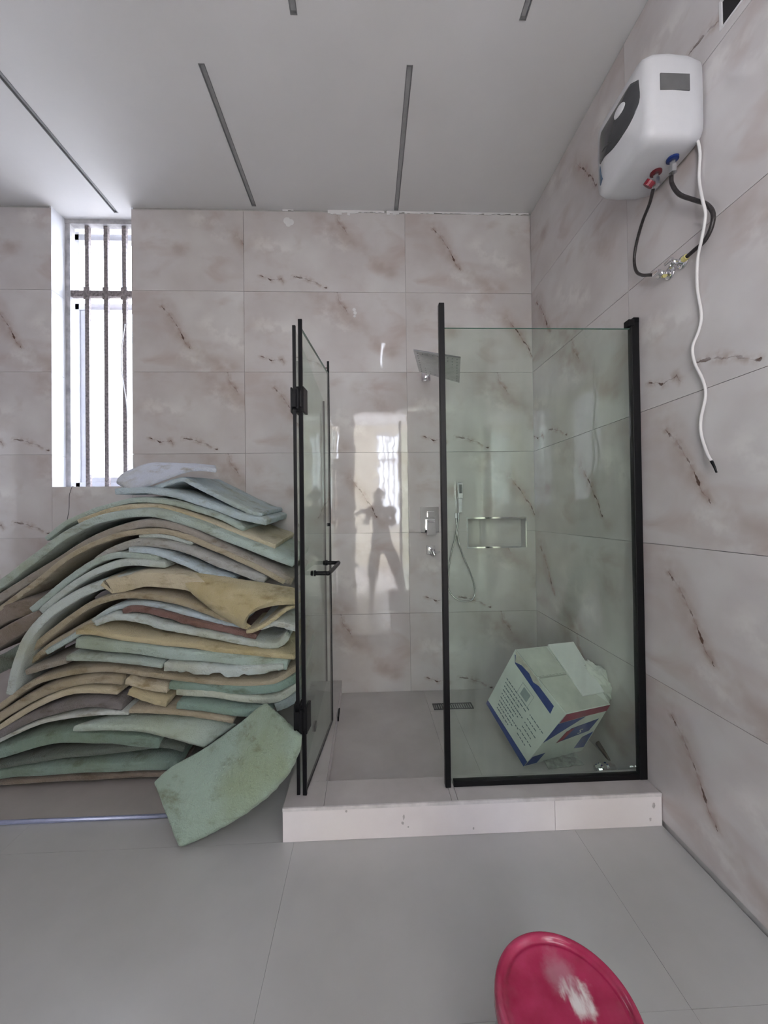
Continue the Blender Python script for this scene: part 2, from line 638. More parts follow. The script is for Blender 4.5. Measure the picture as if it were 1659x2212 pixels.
# ceiling with recessed slots
SLOTS = [(-.806, 1.935, 2.835), (.242, 1.915, 2.852), (-1.848, .95, 2.92), (-.306, .80, 1.733), (.742, .80, 1.724), (-.806, -.4, .6), (.242, -.4, .6)]
SW = .016
ch = [(x - SW, x + SW, y0, y1) for x, y0, y1 in SLOTS]
r = cell_plate(XL - .1, XR + .1, YF - .16, 3.2, ch, .10)
me = bpy.data.meshes.new('ceiling')
me.from_pydata([(v[0], v[2], CEIL + v[1]) for v in r[0]], [], r[1])
me.materials.append(M_PLASTER)
ceil = struct(link('ceiling', me), 'smooth off-white plaster ceiling with recessed slots')
ceil.data.update()
bmx = bmesh.new()
bmx.from_mesh(me)
bmesh.ops.recalc_face_normals(bmx, faces=bmx.faces)
bmx.to_mesh(me)
bmx.free()
M_SLOT = simple('slot_profile', (.24, .24, .245), .4, .3)
M_SLOTD = simple('slot_diffuser', (.42, .42, .43), .35)
for i, (x, y0, y1) in enumerate(SLOTS[:5]):
    mb = MB()
    mb.box((x - SW, y0, CEIL - .002), (x - SW + .004, y1, CEIL + .03))
    mb.box((x + SW - .004, y0, CEIL - .002), (x + SW, y1, CEIL + .03))
    mb.box((x - SW + .004, y0, CEIL - .002), (x + SW - .004, y0 + .006, CEIL + .03))
    mb.box((x - SW + .004, y1 - .006, CEIL - .002), (x + SW - .004, y1, CEIL + .03))
    o = mb.build('trim_%d' % (i + 1), M_SLOT)
    struct(o, ['recessed ceiling slot ending above the left part of the back wall', 'recessed ceiling slot running towards the shower', 'recessed ceiling slot reaching into the window recess',
               'short near end of a slot left of centre at the top of the picture', 'short near end of a slot right of centre at the top of the picture'][i])
    d = MB().box((x - SW + .004, y0 + .006, CEIL + .012), (x + SW - .004, y1 - .006, CEIL + .018)).build('diffuser', M_SLOTD, o)
# plaster smears along the ceiling line of the back wall
sm = MB()
random.seed(3)
for (u0, u1, h) in [(708, 768, 11), (768, 830, 5), (835, 862, 9), (862, 1142, 5), (610, 634, 4)]:
    a, b = on(u0, 458, 1, YB), on(u1, 459, 1, YB)
    n = max(4, int((b.x - a.x) / .02))
    for k in range(n):
        xx = a.x + (b.x - a.x) * k / n
        hh = h / 290 * random.uniform(.5, 1.2)
        sm.box((xx, YB - .003, CEIL - hh), (xx + (b.x - a.x) / n, YB - .0002, CEIL - .001))
tag(sm.build('plaster_smear', M_PLASTER, wb), 'white plaster smear below the ceiling')
sm = MB()
for k, (u, v, r_) in enumerate([(620, 477, 8), (628, 480, 7), (623, 484, 6), (765, 669, 4), (767, 676, 4), (766, 683, 3)]):
    p = on(u, v, 1, YB)
    sm.lathe(p + Vector((0, .0, 0)), (0, -1, 0), [(r_ / 290, 0), (r_ / 290 * .7, .0015)], 9)
tag(sm.build('plaster_splash', M_PLASTER, wb), 'white plaster splash on tile')

# ------------------------------------------------------------------ the window in the back wall
WY = 2.99
M_REVEAL = simple('white_reveal_tile', (.74, .75, .79), .12, var=.05, nscale=8)
win = struct(MB().box((WX0 - .02, YB + .004, WZ0 - .02), (WX1 + .02, WY + .20, WZ0)).build('window_1', M_REVEAL, at=(0, 0, 0)), 'tall narrow barred window at the left of the back wall')
mb = MB()
for z0, z1 in [(WZ0, 1.824), (1.824, 2.424), (2.424, 3.024), (3.024, CEIL)]:
    MB().box((WX0 - .012, YB + .002, z0 + .001), (WX0, WY, z1 - .001)).build('reveal_tile', M_REVEAL, win)
    MB().box((WX1, YB + .002, z0 + .001), (WX1 + .012, WY, z1 - .001)).build('reveal_tile', M_REVEAL, win)
MB().box((WX0 - .03, WY, WZ0), (WX0 + .035, WY + .05, CEIL)).build('jamb', M_CONCRETE, win)
MB().box((WX1 - .005, WY, WZ0), (WX1 + .03, WY + .05, CEIL)).build('jamb', M_CONCRETE, win)
MB().box((WX0 - .03, WY - .005, CEIL - .035), (WX1 + .03, WY + .05, CEIL)).build('lintel', M_CONCRETE, win)
M_BAR = simple('rusty_painted_bar', (.23, .20, .20), .7, .1, var=.5, nscale=60, bump=.6)
for xb in (-2.123, -1.982, -1.845):
    MB().box((xb - .015, WY + .01, WZ0 - .005), (xb + .015, WY + .035, CEIL - .04)).build('security_bar', M_BAR, win)
MB().box((WX0 + .02, WY + .008, 3.055), (WX1, WY + .038, 3.10)).build('cross_bar', M_BAR, win)
for xb in (-2.123, -1.982, -1.845):
    MB().box((xb - .022, WY + .004, 3.03), (xb + .022, WY + .008, 3.125)).build('weld_plate', M_BAR, win)
fr = MB()
y0, y1 = WY + .10, WY + .16
X0, X1 = WX0 - .05, WX1 + .05
fr.box((X0, y0, WZ0), (X0 + .08, y1, CEIL - .02)).box((X1 - .05, y0, WZ0), (X1, y1, CEIL - .02))
fr.box((X0, y0, WZ0), (X1, y1, WZ0 + .05)).box((X0, y0, CEIL - .09), (X1, y1, CEIL - .04)).box((X0, y0, 3.0), (X1, y1, 3.05))
wfrm = fr.build('window_frame', M_ALU, win, bevel=.003)
sash = MB().box((X0 + .08, y0 + .01, WZ0 + .05), (X0 + .125, y1 - .02, 3.0)).box((X0 + .125, y0 + .01, WZ0 + .05), (X1 - .05, y1 - .02, WZ0 + .09)).build('sash', M_ALU, win, bevel=.002)
MB().box((X0 + .08, y0 + .03, WZ0 + .05), (X1 - .05, y0 + .036, 3.0)).build('pane', M_WINGLASS, win)
MB().box((X0 + .08, y0 + .03, 3.05), (X1 - .05, y0 + .036, CEIL - .09)).build('pane', M_WINGLASS, win)
M_SILLD = simple('broken_mortar', (.55, .54, .55), .9, var=.4, nscale=50, bump=.8)
cr = MB()
random.seed(5)
for k in range(34):
    x = random.uniform(WX0 + .03, WX1 - .02)
    w = random.uniform(.006, .022)
    y = random.uniform(WY - .03, WY + .06)
    cr.hexa([(x, y, WZ0), (x + w, y + .003, WZ0), (x + w * .8, y + w, WZ0), (x - .002, y + w * .8, WZ0), (x + .002, y + .002, WZ0 + w * .5), (x + w * .7, y + .004, WZ0 + w * .6), (x + w * .6, y + w * .7, WZ0 + w * .4), (x + .002, y + w * .6, WZ0 + w * .5)])
tag(cr.build('mortar_crumbs', M_SILLD, win), kind='stuff')
tag(MB().tube([on(270, 700, 1, WY), on(264, 745, 1, WY - .01), on(262, 790, 1, WY - .01), on(267, 830, 1, WY), on(273, 870, 1, WY), on(275, 900, 1, WY)], .004, 8, 5).build('loose_cable', M_WHITEPL, at=on(275, 900, 1, WY), smooth=True),
    'thin white cable hanging over the right security bar of the window', 'cable')
tag(MB().tube([on(156, 1050, 1, YB - .004), on(150, 1070, 1, YB - .006), on(149, 1100, 1, YB - .006), on(144, 1130, 1, YB - .006)], .0016, 6, 5).build('dangling_wire', M_DARKPL, at=on(144, 1130, 1, YB), smooth=True),
    'thin dark wire dangling from the window sill above the foam', 'wire')

# ------------------------------------------------------------------ neighbouring building outside the window
gr_ = struct(MB().box((-14, YB + .4, -.35), (12, 26, -.2)).build('ground', simple('dusty_ground', (.30, .28, .25), .9), at=(0, 8, -.2)), 'unseen ground outside the window, added to cut skylight from below')  # not in view; added to block sky light coming from below
nb = thing('neighbouring_house', (-3.6, 9, -.2), 'bright pale house seen outside the barred window', 'building')
M_NB = simple('pale_render', (.85, .85, .83), .8, var=.03, nscale=2)  # even pale wall colour
MB().box((-9, 9, -.2), (-1.5, 12, 5.3)).build('wall', M_NB, nb)
MB().box((-9.3, 8.6, 5.3), (-1.2, 12, 5.42)).build('roof', simple('roof_edge', (.5, .52, .52), .7), nb)
cn = MB().hexa([(-6.4, 8.2, 3.0), (-5.4, 8.2, 3.0), (-5.4, 9, 3.35), (-6.4, 9, 3.35), (-6.4, 8.2, 3.05), (-5.4, 8.2, 3.05), (-5.4, 9, 3.45), (-6.4, 9, 3.45)]).build('canopy', simple('canopy_sheet', (.35, .38, .36), .7), nb)

# ------------------------------------------------------------------ the hall beyond the doorway
HX0, HX1 = -1.45, 2.6
hf = struct(MB().box((HX0 - .1, YH - .1, -.15), (HX1 + .1, YF - .16, 0)).build('floor', simple('hall_floor_tile', (.62, .60, .60), .15, var=.03)), 'hall floor beyond the doorway')
hc = struct(MB().box((HX0 - .1, YH - .1, CEIL), (HX1 + .1, YF - .16, CEIL + .1)).build('ceiling', M_PLASTER), 'hall ceiling beyond the doorway')
HW = [(.29, .83, 1.0, 3.40), (-1.27, -.70, 1.46, 3.45)]
whf = struct(plate_obj('wall_far', M_CREAMWALL, -HX1 - .1, -HX0 + .1, 0, CEIL, [(-b, -a, c, d) for a, b, c, d in HW], .15, (0, YH, 0), (0, 0, PI)), 'cream far wall of the hall with two barred windows')
whl = struct(plate_obj('wall_left', M_CREAMWALL, YH, YF - .16, 0, CEIL, [(-3.9, -1.0, .2, 3.5)], .10, (HX0, 0, 0), (0, 0, PI / 2)), 'cream left wall of the hall with a second wide opening added to brighten the hall')  # side opening added to strengthen the light from the doorway
whr = struct(plate_obj('wall_right', M_CREAMWALL, -YF + .16, -YH, 0, CEIL, [(1.0, 3.9, .2, 3.5)], .10, (HX1, 0, 0), (0, 0, -PI / 2)), 'cream right wall of the hall with a wide unseen opening added for more light')  # opening never in view, added to let more daylight into the hall
# jambs of the doorway
dj = struct(MB().box((DX0 - .05, YF + .0, 0), (DX0, YF + .02, DZ + .05)).build('door_1', simple('door_frame_paint', (.86, .80, .66), .25, var=.03)), 'doorway behind the camera with pale frame')
M_DFR = dj.data.materials[0]
MB().box((DX1, YF, 0), (DX1 + .05, YF + .02, DZ + .05)).build('door_jamb', M_DFR, dj)
MB().box((DX0, YF, DZ), (DX1, YF + .02, DZ + .05)).build('door_head', M_DFR, dj)
MB().box((DX0, YF - .16, 0), (DX0 + .012, YF, DZ)).build('door_lining', M_DFR, dj)
MB().box((DX1 - .012, YF - .16, 0), (DX1, YF, DZ)).build('door_lining', M_DFR, dj)


def barred_window(name, x0, x1, z0, z1, y, label):
    w = struct(MB().box((x0 - .02, y - .17, z0 - .03), (x1 + .02, y + .02, z0)).build(name, M_REVEAL), label)
    f = MB()
    f.box((x0, y - .09, z0), (x0 + .03, y - .05, z1)).box((x1 - .03, y - .09, z0), (x1, y - .05, z1)).box((x0, y - .09, z1 - .03), (x1, y - .05, z1)).box((x0, y - .09, z0), (x1, y - .05, z0 + .03))
    zc = z0 + (z1 - z0) * .70
    f.box((x0, y - .09, zc), (x1, y - .05, zc + .05))
    f.build('window_frame', M_ALU, w)
    for k in range(3):
        xb = x0 + (x1 - x0) * (k + 1) / 4
        MB().box((xb - .020, y - .045, z0), (xb + .020, y - .02, z1)).build('security_bar', M_BAR, w)


barred_window('window_2', .29, .83, 1.0, 3.40, YH, 'barred hall window straight behind the doorway')
barred_window('window_3', -1.27, -.70, 1.46, 3.45, YH, 'barred hall window behind the wall to the left')
w4 = struct(MB().box((FWX0 - .01, YF - .165, FWZ0 - .02), (FWX1 + .01, YF + .01, FWZ0)).build('window_4', M_REVEAL), 'narrow light opening beside the doorway behind the camera')

# ------------------------------------------------------------------ step in the floor at the left
st = thing('low_floor_platform', (-1.8, 2.3, 0), 'low tiled platform under the foam heap with a metal edge carrying a painted blue window glint', 'platform')
MB().box((XL + .002, 1.80, .0004), (-.80, YB - .003, .018)).build('platform_top', simple('platform_tile', (.42, .39, .37), .35, var=.06, nscale=6), st)
tag(MB().tube([(XL + .003, 1.797, .011), (-.80, 1.797, .011)], .009, 8).build('edge_trim', simple('blue_glint_trim', (.42, .46, .66), .3, .5), st, smooth=True), 'metal edge strip with the blue window glint in its colour')  # bluish window highlight put into the trim colour

# ------------------------------------------------------------------ the shower base
CX0, CX1, CY0, CY1, CZ = -.372, XR - .002, 1.638, 1.795, .141
cb = thing('shower_curb', (.45, 1.72, 0), 'raised tiled curb around the front and left of the shower', 'curb')
MB().box((CX0 + .011, CY0 + .0105, .0005), (CX1, CY1 - .01, CZ - .012)).build('core', M_GROUT, cb)
MB().box((CX0 + .011, CY1, .0005), (-.205 - .01, YB - .003, CZ - .012)).build('core', M_GROUT, cb)
for a, b in [(CX0, -.20), (-.20, .345), (.345, .372), (.372, CX1)]:
    MB().box((a + .0008, CY0 + .006, CZ - .012), (b - .0008, CY1, CZ)).build('top_tile', M_CURBTOP, cb)
for a, b in [(CY1, 2.36), (2.36, YB - .003)]:
    MB().box((CX0, a + .0008, CZ - .012), (-.205, b - .0008, CZ)).build('top_tile', M_CURBTOP, cb)
for a, b in [(CX0, .79), (.79, CX1)]:
    MB().box((a + .0008, CY0, .001), (b - .0008, CY0 + .010, CZ - .014)).build('front_tile', M_CURB, cb)
MB().box((CX0 + .0008, CY0 + .0105, .001), (CX0 + .0108, YB - .003, CZ - .014)).build('side_tile', M_CURB, cb)
MB().box((-.215, CY1, .049), (-.205, YB - .003, CZ - .013)).build('side_tile', M_CURB, cb)
MB().box((-.205, CY1 - .010, .049), (CX1, CY1, CZ - .013)).build('side_tile', M_CURB, cb)
MB().box((CX0, CY0 - .001, CZ - .013), (CX1, CY0 + .006, CZ + .0005)).build('edge_trim', simple('mitred_edge', (.72, .69, .69), .15, var=.15, nscale=20), cb)
smd = MB()
random.seed(21)
for (u, v, a, b) in [(748, 1753, 3, 3), (872, 1765, 2, 7), (870, 1778, 3, 4), (882, 1786, 2, 2), (1023, 1789, 2, 3), (1412, 1740, 3, 9), (1405, 1770, 3, 4)]:
    p = on(u, v, 1, CY0)
    K = 9
    ring_ = [(p.x + a / 480 * random.uniform(.6, 1.1) * math.cos(k * 2 * PI / K), p.z + b / 480 * random.uniform(.6, 1.1) * math.sin(k * 2 * PI / K)) for k in range(K)]
    smd.add([(x_, CY0 - .0004, z_) for x_, z_ in ring_] + [(x_, CY0 - .00005, z_) for x_, z_ in ring_], [tuple(range(K)), tuple(range(2 * K - 1, K - 1, -1))] + [(k, (k + 1) % K, K + (k + 1) % K, K + k) for k in range(K)])
tag(smd.build('dirt_smudges', simple('dirt', (.46, .43, .43), .9, var=.2), cb), kind='stuff')
# shower floor
sf = tag(struct(MB().box((-.215, 1.785, .0005), (XR - .003, YB - .004, .036)).build('shower_floor', M_GROUT, at=(.5, 2.3, 0))), 'dusty greyish shower floor inside the curb')
for a, b, c, d in [(-.205, .40, 1.795, YB - .004), (.40, .56, 1.795, 2.56), (.56, XR - .003, 1.795, 2.56), (.40, XR - .003, 2.56, YB - .004)]:
    MB().box((a + .0006, c + .0006, .036), (b - .0006, d - .0006, .048)).build('tile', M_SHFLOOR, sf)
dr = thing('floor_drain', (.565, 2.61, .048), 'narrow dark linear drain set in the shower floor', 'drain')
M_DRAIN = simple('tarnished_steel', (.10, .10, .10), .35, .8, var=.3)
MB().box((.43, 2.575, .0483), (.70, 2.583, .052)).box((.43, 2.647, .0483), (.70, 2.655, .052)).box((.43, 2.583, .0483), (.438, 2.647, .052)).box((.692, 2.583, .0483), (.70, 2.647, .052))  .build('drain_frame', M_DRAIN, dr)
for k in range(16):
    x = .442 + k * .0155
    MB().box((x, 2.583, .0483), (x + .008, 2.647, .0515)).build('grate_bar', M_DRAIN, dr)

# ------------------------------------------------------------------ glass
GY = 1.735
GT = 2.215
GZ = .166
pn = thing('fixed_glass_panel', (.80, GY, CZ), 'clear greenish fixed glass panel with black frame right of the shower opening', 'glass panel')
MB().box((.352, GY - .004, GZ - .012), (1.248, GY + .004, GT)).build('pane', M_GLASS, pn)
MB().box((.352, GY - .0042, GT), (1.235, GY + .0042, GT + .0015)).build('glass_edge', M_GLASSEDGE, pn)
MB().box((.334, GY - .016, CZ + .0005), (.359, GY + .014, 2.325)).build('post', M_BLACK, pn, bevel=.002)
MB().box((1.228, GY - .014, CZ + .0005), (XR - .001, GY + .014, 2.245)).build('wall_channel', M_BLACK, pn, bevel=.002)
MB().box((.372, GY - .013, CZ + .0005), (1.228, GY + .013, GZ)).build('bottom_rail', M_BLACK, pn, bevel=.002)
MB().box((1.212, GY - .018, 2.222), (1.240, GY + .018, 2.254)).box((1.236, GY - .016, 2.24), (XR - .001, GY + .016, 2.264)).build('clamp', M_BLACK, pn, bevel=.003)
# return panel on the left curb
rp = thing('return_glass_panel', (-.318, 2.28, CZ), 'fixed glass panel along the left curb, behind the open door', 'glass panel')
MB().box((-.322, 1.722, CZ + .004), (-.314, YB - .004, GT - .01)).build('pane', M_GLASS, rp)
MB().box((-.325, 1.712, CZ + .001), (-.311, 1.724, 2.215)).build('post', M_BLACK, rp)
MB().box((-.327, YB - .014, CZ + .001), (-.309, YB - .003, 2.205)).build('wall_channel', M_BLACK, rp)
MB().box((-.327, 2.2, CZ + .0005), (-.309, 2.26, CZ + .03)).build('clamp', M_BLACK, rp)
# open door
Ha, Hb = Vector((-.288, 1.700, 0)), Vector((-.223, 2.278, 0))
dd = (Hb - Ha).normalized()
dn = Vector((dd.y, -dd.x, 0))


def door_box(s0, s1, n0, n1, z0, z1):
    c = [Ha + dd * s + dn * n for s, n in ((s0, n0), (s1, n0), (s1, n1), (s0, n1))]
    return [v + Vector((0, 0, z0)) for v in c] + [v + Vector((0, 0, z1)) for v in c]


DL = (Hb - Ha).length
gd = thing('glass_shower_door', (-.27, 1.9, CZ), 'frameless glass shower door swung open inwards, black edges and handle', 'door')
MB().hexa(door_box(.005, DL - .004, -.004, .004, .162, GT - .015)).build('pane', M_GLASS, gd)
MB().hexa(door_box(-.004, .007, -.0085, .0085, .150, 2.235)).build('edge_seal', M_BLACK, gd)
MB().hexa(door_box(DL - .006, DL + .004, -.006, .006, .158, 2.275)).build('edge_seal', M_BLACK, gd)
MB().hexa(door_box(.007, DL - .006, -.005, .005, .155, .163)).build('bottom_seal', M_BLACK, gd)
MB().hexa(door_box(.007, DL - .006, -.0045, .0045, GT - .015, GT - .0135)).build('glass_edge', M_GLASSEDGE, gd)
for z0, z1 in ((1.825, 1.935), (.42, .535)):
    h = MB()
    h.box((-.334, 1.703, z0), (-.326, 1.765, z1)).box((-.312, 1.703, z0), (-.304, 1.765, z1))
    h.hexa(door_box(-.012, .055, -.016, -.005, z0, z1)).hexa(door_box(-.012, .055, .005, .016, z0, z1))
    h.tube([(-.300, 1.692, z0 + .01), (-.300, 1.692, z1 - .01)], .009, 12)
    h.box((-.326, 1.690, z0 + .02), (-.280, 1.702, z1 - .02))
    h.build('hinge', M_BLACK, gd, bevel=.0015)
MB().lathe(Ha + dd * (DL - .03) + Vector((0, 0, 1.31)) - dn * .012, dn, [(.004, 0), (.010, .002), (.010, .022), (.004, .024)], 14).build('stop_knob', M_BLACK, gd)
hh = Vector((0, 0, 1.085))
p0 = Ha + dd * .19 + hh - Vector((0, 0, .0))
p1 = Ha + dd * .46 + hh + Vector((0, 0, .015))
hd = MB()
hd.tube([p0 + dn * .004, p0 + dn * .045, p0 + dn * .062 + dd * .004, p0 + dn * .075 + dd * .02, p1 + dn * .075 - dd * .02, p1 + dn * .062 - dd * .004, p1 + dn * .045, p1 + dn * .004], .0105, 12, 6)
hd.tube([p0 - dn * .004, p0 - dn * .012], .014, 12).tube([p1 - dn * .004, p1 - dn * .012], .014, 12)
hd.tube([p0 + dn * .004, p0 + dn * .010], .015, 12).tube([p1 + dn * .004, p1 + dn * .010], .015, 12)
hd.build('handle', M_BLACK, gd, smooth=True)
tag(MB().box((-.2045, 2.42, .075), (-.195, 2.53, .105)).build('door_buffer', M_BLACK, at=(-.2, 2.48, .075), bevel=.003), 'small black buffer on the inner face of the left curb', 'buffer')

# ------------------------------------------------------------------ shower fittings
sh = thing('rain_shower', (.45, 2.86, 2.386), 'square chrome rain shower head on a wall arm above the mixer', 'shower head')
fy = .0
MB().box((.418, YB - .012, 2.354), (.482, YB - .0005, 2.418)).build('flange', M_CHROME, sh, bevel=.002)
MB().tube([(.45, YB - .01, 2.386), (.45, 2.62, 2.386), (.45, 2.44, 2.376), (.452, 2.39, 2.35), (.452, 2.385, 2.295)], .011, 12, 5).build('arm', M_CHROME, sh, smooth=True)
LF, RF, LB, RB = Vector((.273, 2.18, 2.30)), Vector((.565, 2.26, 2.29)), Vector((.342, 2.456, 2.28)), Vector((.625, 2.54, 2.235))
nz = (RF - LF).cross(LB - LF).normalized()
th = nz * .010
MB().hexa([LF, RF, RB, LB, LF + th, RF + th, RB + th, LB + th]).build('head_plate', M_STEEL, sh, bevel=.002)
noz = MB()
for i in range(9):
    for j in range(9):
        s, t = (i + .7) / 9.4, (j + .7) / 9.4
        p = LF.lerp(RF, s).lerp(LB.lerp(RB, s), t)
        noz.tube([p, p - nz * .0022], .0035, 6)
tag(noz.build('nozzles', simple('nozzle_rubber', (.22, .22, .22), .5), sh), kind='stuff')
mx = thing('shower_mixer', (.463, YB, 1.22), 'chrome square shower mixer plate with diverter and lever left of the niche', 'mixer')
MB().box((.395, YB - .012, 1.222), (.531, YB - .0005, 1.414)).build('back_plate', M_CHROME, mx, bevel=.002)
MB().box((.445, YB - .042, 1.335), (.495, YB - .012, 1.378)).build('diverter_knob', M_CHROME, mx, bevel=.002)
MB().box((.435, YB - .055, 1.24), (.495, YB - .012, 1.32)).build('lever_body', M_CHROME, mx, bevel=.003)
MB().hexa([(.43, YB - .075, 1.205), (.50, YB - .075, 1.205), (.50, YB - .05, 1.215), (.43, YB - .05, 1.215), (.44, YB - .07, 1.30), (.49, YB - .07, 1.30), (.49, YB - .055, 1.31), (.44, YB - .055, 1.31)]).build('lever', M_CHROME, mx, bevel=.002)
tp = thing('bib_tap', (.467, YB, 1.09), 'small chrome tap on the wall under the mixer', 'tap')
MB().box((.435, YB - .009, 1.06), (.50, YB - .0005, 1.125)).build('flange', M_CHROME, tp, bevel=.002)
MB().tube([(.467, YB - .009, 1.095), (.467, YB - .05, 1.095), (.475, YB - .07, 1.08), (.485, YB - .075, 1.055)], .013, 12, 4).build('spout', M_CHROME, tp, smooth=True)
MB().box((.48, YB - .085, 1.075), (.525, YB - .06, 1.09)).build('lever', M_CHROME, tp, bevel=.002)
hs = thing('hand_shower', (.668, YB, 1.34), 'slim chrome hand shower with hose hanging in its wall holder', 'hand shower')
MB().box((.648, YB - .03, 1.325), (.676, YB - .0005, 1.365)).build('wall_holder', M_CHROME, hs, bevel=.002)
MB().box((.672, YB - .045, 1.365), (.700, YB - .020, 1.49)).box((.668, YB - .055, 1.47), (.704, YB - .025, 1.59)).build('handset', M_CHROME, hs, bevel=.004)
MB().box((.676, YB - .058, 1.51), (.696, YB - .055, 1.575)).build('spray_face', simple('spray_rubber', (.12, .12, .12), .5), hs)
hp = [(990, 1107), (990, 1124), (984, 1160), (975, 1195), (969, 1235), (968, 1268), (977, 1286), (990, 1296), (1005, 1299), (1019, 1296), (1026, 1282), (1024, 1262), (1015, 1235), (1000, 1200), (991, 1170), (987, 1140), (986, 1118)]
hpt = [on(u, v, 1, YB - (.035 if i < 2 else .02 + .010 * math.sin(i))) for i, (u, v) in enumerate(hp)]
MB().tube(hpt, .0058, 8, 6).build('hose', M_STEEL, hs, smooth=True)
MB().box((.655, YB - .016, 1.30), (.675, YB - .0005, 1.325)).build('outlet_elbow', M_CHROME, hs, bevel=.002)
# niche
ni = thing('wall_niche', (.97, YB, 1.10), 'recessed shower niche in the back wall edged with chrome trim', 'niche')
ND = .10
for a, b in [((NX0, YB + ND, NZ0), (NX1, YB + ND + .006, NZ1)), ((NX0 - .004, YB + .002, NZ0), (NX0, YB + ND, NZ1)), ((NX1, YB + .002, NZ0), (NX1 + .004, YB + ND, NZ1)),
             ((NX0, YB + .002, NZ0 - .004), (NX1, YB + ND, NZ0)), ((NX0, YB + .002, NZ1), (NX1, YB + ND, NZ1 + .004))]:
    MB().box(a, b).build('lining_tile', M_C, ni)
T = .009
for a, b in [((NX0 - .003, YB - .003, NZ1 - T), (NX1 + .003, YB + .004, NZ1 + .002)), ((NX0 - .003, YB - .003, NZ0 - .002), (NX1 + .003, YB + .004, NZ0 + T)),
             ((NX0 - .003, YB - .003, NZ0 + T), (NX0 + T - .003, YB + .004, NZ1 - T)), ((NX1 - T + .003, YB - .003, NZ0 + T), (NX1 + .003, YB + .004, NZ1 - T))]:
    MB().box(a, b).build('chrome_trim', M_CHROME, ni)

# ------------------------------------------------------------------ water heater
HX0_, HX1_, HY0, HY1, HZ0, HZ1 = 1.025, XR - .006, 1.345, 1.665, 2.735, 3.07
wh = thing('water_heater', (XR, 1.50, HZ0), 'white rounded electric water heater mounted high on the right wall', 'water heater')
bm = bmesh.new()
nu, nv = 26, 26


def heater_pt(s, t, d):
    """s,t in -1..1 over the face (y,z), d 0 at the wall, 1 at the front"""
    n = 5.0
    return


rings = []
prof = [(0.0, .90), (.02, .93), (.25, .985), (.55, 1.0), (.80, .985), (.93, .93), (1.0, .80)]
cy, cz = (HY0 + HY1) / 2, (HZ0 + HZ1) / 2
hy, hz = (HY1 - HY0) / 2, (HZ1 - HZ0) / 2
NR = 48
for d, k in prof:
    ring = []
    for i in range(NR):
        a = 2 * PI * i / NR
        ca, sa = math.cos(a), math.sin(a)
        e = 2 / 7.5
        y = cy + hy * k * math.copysign(abs(ca) ** e, ca)
        z = cz + hz * k * math.copysign(abs(sa) ** e, sa)
        x = HX1_ - (HX1_ - HX0_) * d + (.012 if d == 1 else 0)
        ring.append(bm.verts.new((x, y, z)))
    rings.append(ring)
for a, b in zip(rings, rings[1:]):
    for i in range(NR):
        bm.faces.new((a[i], a[(i + 1) % NR], b[(i + 1) % NR], b[i]))
bm.faces.new(rings[0])
# bulging front
prev = rings[-1]
for q in (.75, .5, .25):
    ring = []
    for v in rings[-1]:
        y = cy + (v.co.y - cy) * q
        z = cz + (v.co.z - cz) * q
        ring.append(bm.verts.new((HX0_ + .012 - .030 * (1 - q * q), y, z)))
    for i in range(NR):
        bm.faces.new((prev[i], prev[(i + 1) % NR], ring[(i + 1) % NR], ring[i]))
    prev = ring
bm.faces.new(prev)
bmesh.ops.recalc_face_normals(bm, faces=bm.faces)
me = bpy.data.meshes.new('casing')
bmesh.ops.translate(bm, verts=bm.verts, vec=-wh.location)
bm.to_mesh(me)
bm.free()
me.polygons.foreach_set('use_smooth', [True] * len(me.polygons))
me.materials.append(M_WHITEPL)
cas = link('casing', me, wh)


def front_x(y, z):
    q = max(abs(y - cy) / hy, abs(z - cz) / hz) / .8
    q = min(q, 1.1)
    return HX0_ + .012 - .030 * (1 - q * q)


def face_patch(pts, off, mat, name, parent, cut=None, n=6):
    """disc-like patch lying on the heater's front, outline in (y,z)"""
    c = Vector((sum(p[0] for p in pts) / len(pts), sum(p[1] for p in pts) / len(pts)))
    P = catmull([Vector((p[0], p[1], 0)) for p in pts + [pts[0]]], 5)[:-1]
    v, f = [], []
    K = len(P)
    for r in range(n + 1):
        q = 1 - r / (n + 1)
        for p in P:
            y, z = c[0] + (p.x - c[0]) * q, c[1] + (p.y - c[1]) * q
            v.append((front_x(y, z) - off * (1 if r else .35), y, z))
    for r in range(n):
        for i in range(K):
            f.append((r * K + i, r * K + (i + 1) % K, (r + 1) * K + (i + 1) % K, (r + 1) * K + i))
    f.append(tuple(n * K + i for i in range(K)))
    b = len(v)
    for p in P:
        v.append((front_x(p.x, p.y) + .008, p.x, p.y))
    for i in range(K):
        f.append((i, (i + 1) % K, b + (i + 1) % K, b + i))
    mb = MB().add(v, f)
    return mb.build(name, mat, parent, smooth=True)


pan = [(1.385, 2.985), (1.385, 2.90), (1.43, 2.845), (1.50, 2.84), (1.57, 2.86), (1.625, 2.885), (1.635, 2.93), (1.615, 2.985), (1.56, 3.0), (1.49, 3.0), (1.43, 3.005)]
fp = face_patch(pan, .004, M_DARKPL, 'control_panel', wh)
face_patch([(1.46 + .03 * math.cos(a), 2.945 + .022 * math.sin(a)) for a in [k * PI / 4 for k in range(8)]], .008, M_WHITEPL, 'temperature_dial', fp, n=3)
face_patch([(1.50, 2.87), (1.58, 2.90), (1.585, 2.895), (1.505, 2.865)], .0055, simple('slit', (.01, .01, .01), .4), 'trim_line', fp, n=2)
face_patch([(1.60, 2.80), (1.635, 2.80), (1.637, 2.875), (1.62, 2.87)], .003, simple('blue_sticker', (.08, .13, .20), .4), 'sticker', wh, n=2)
MB().box((1.085, HY0 - .0015, 2.905), (1.195, HY0 + .006, 2.965)).build('rating_label', simple('grey_label', (.13, .13, .13), .5), wh)
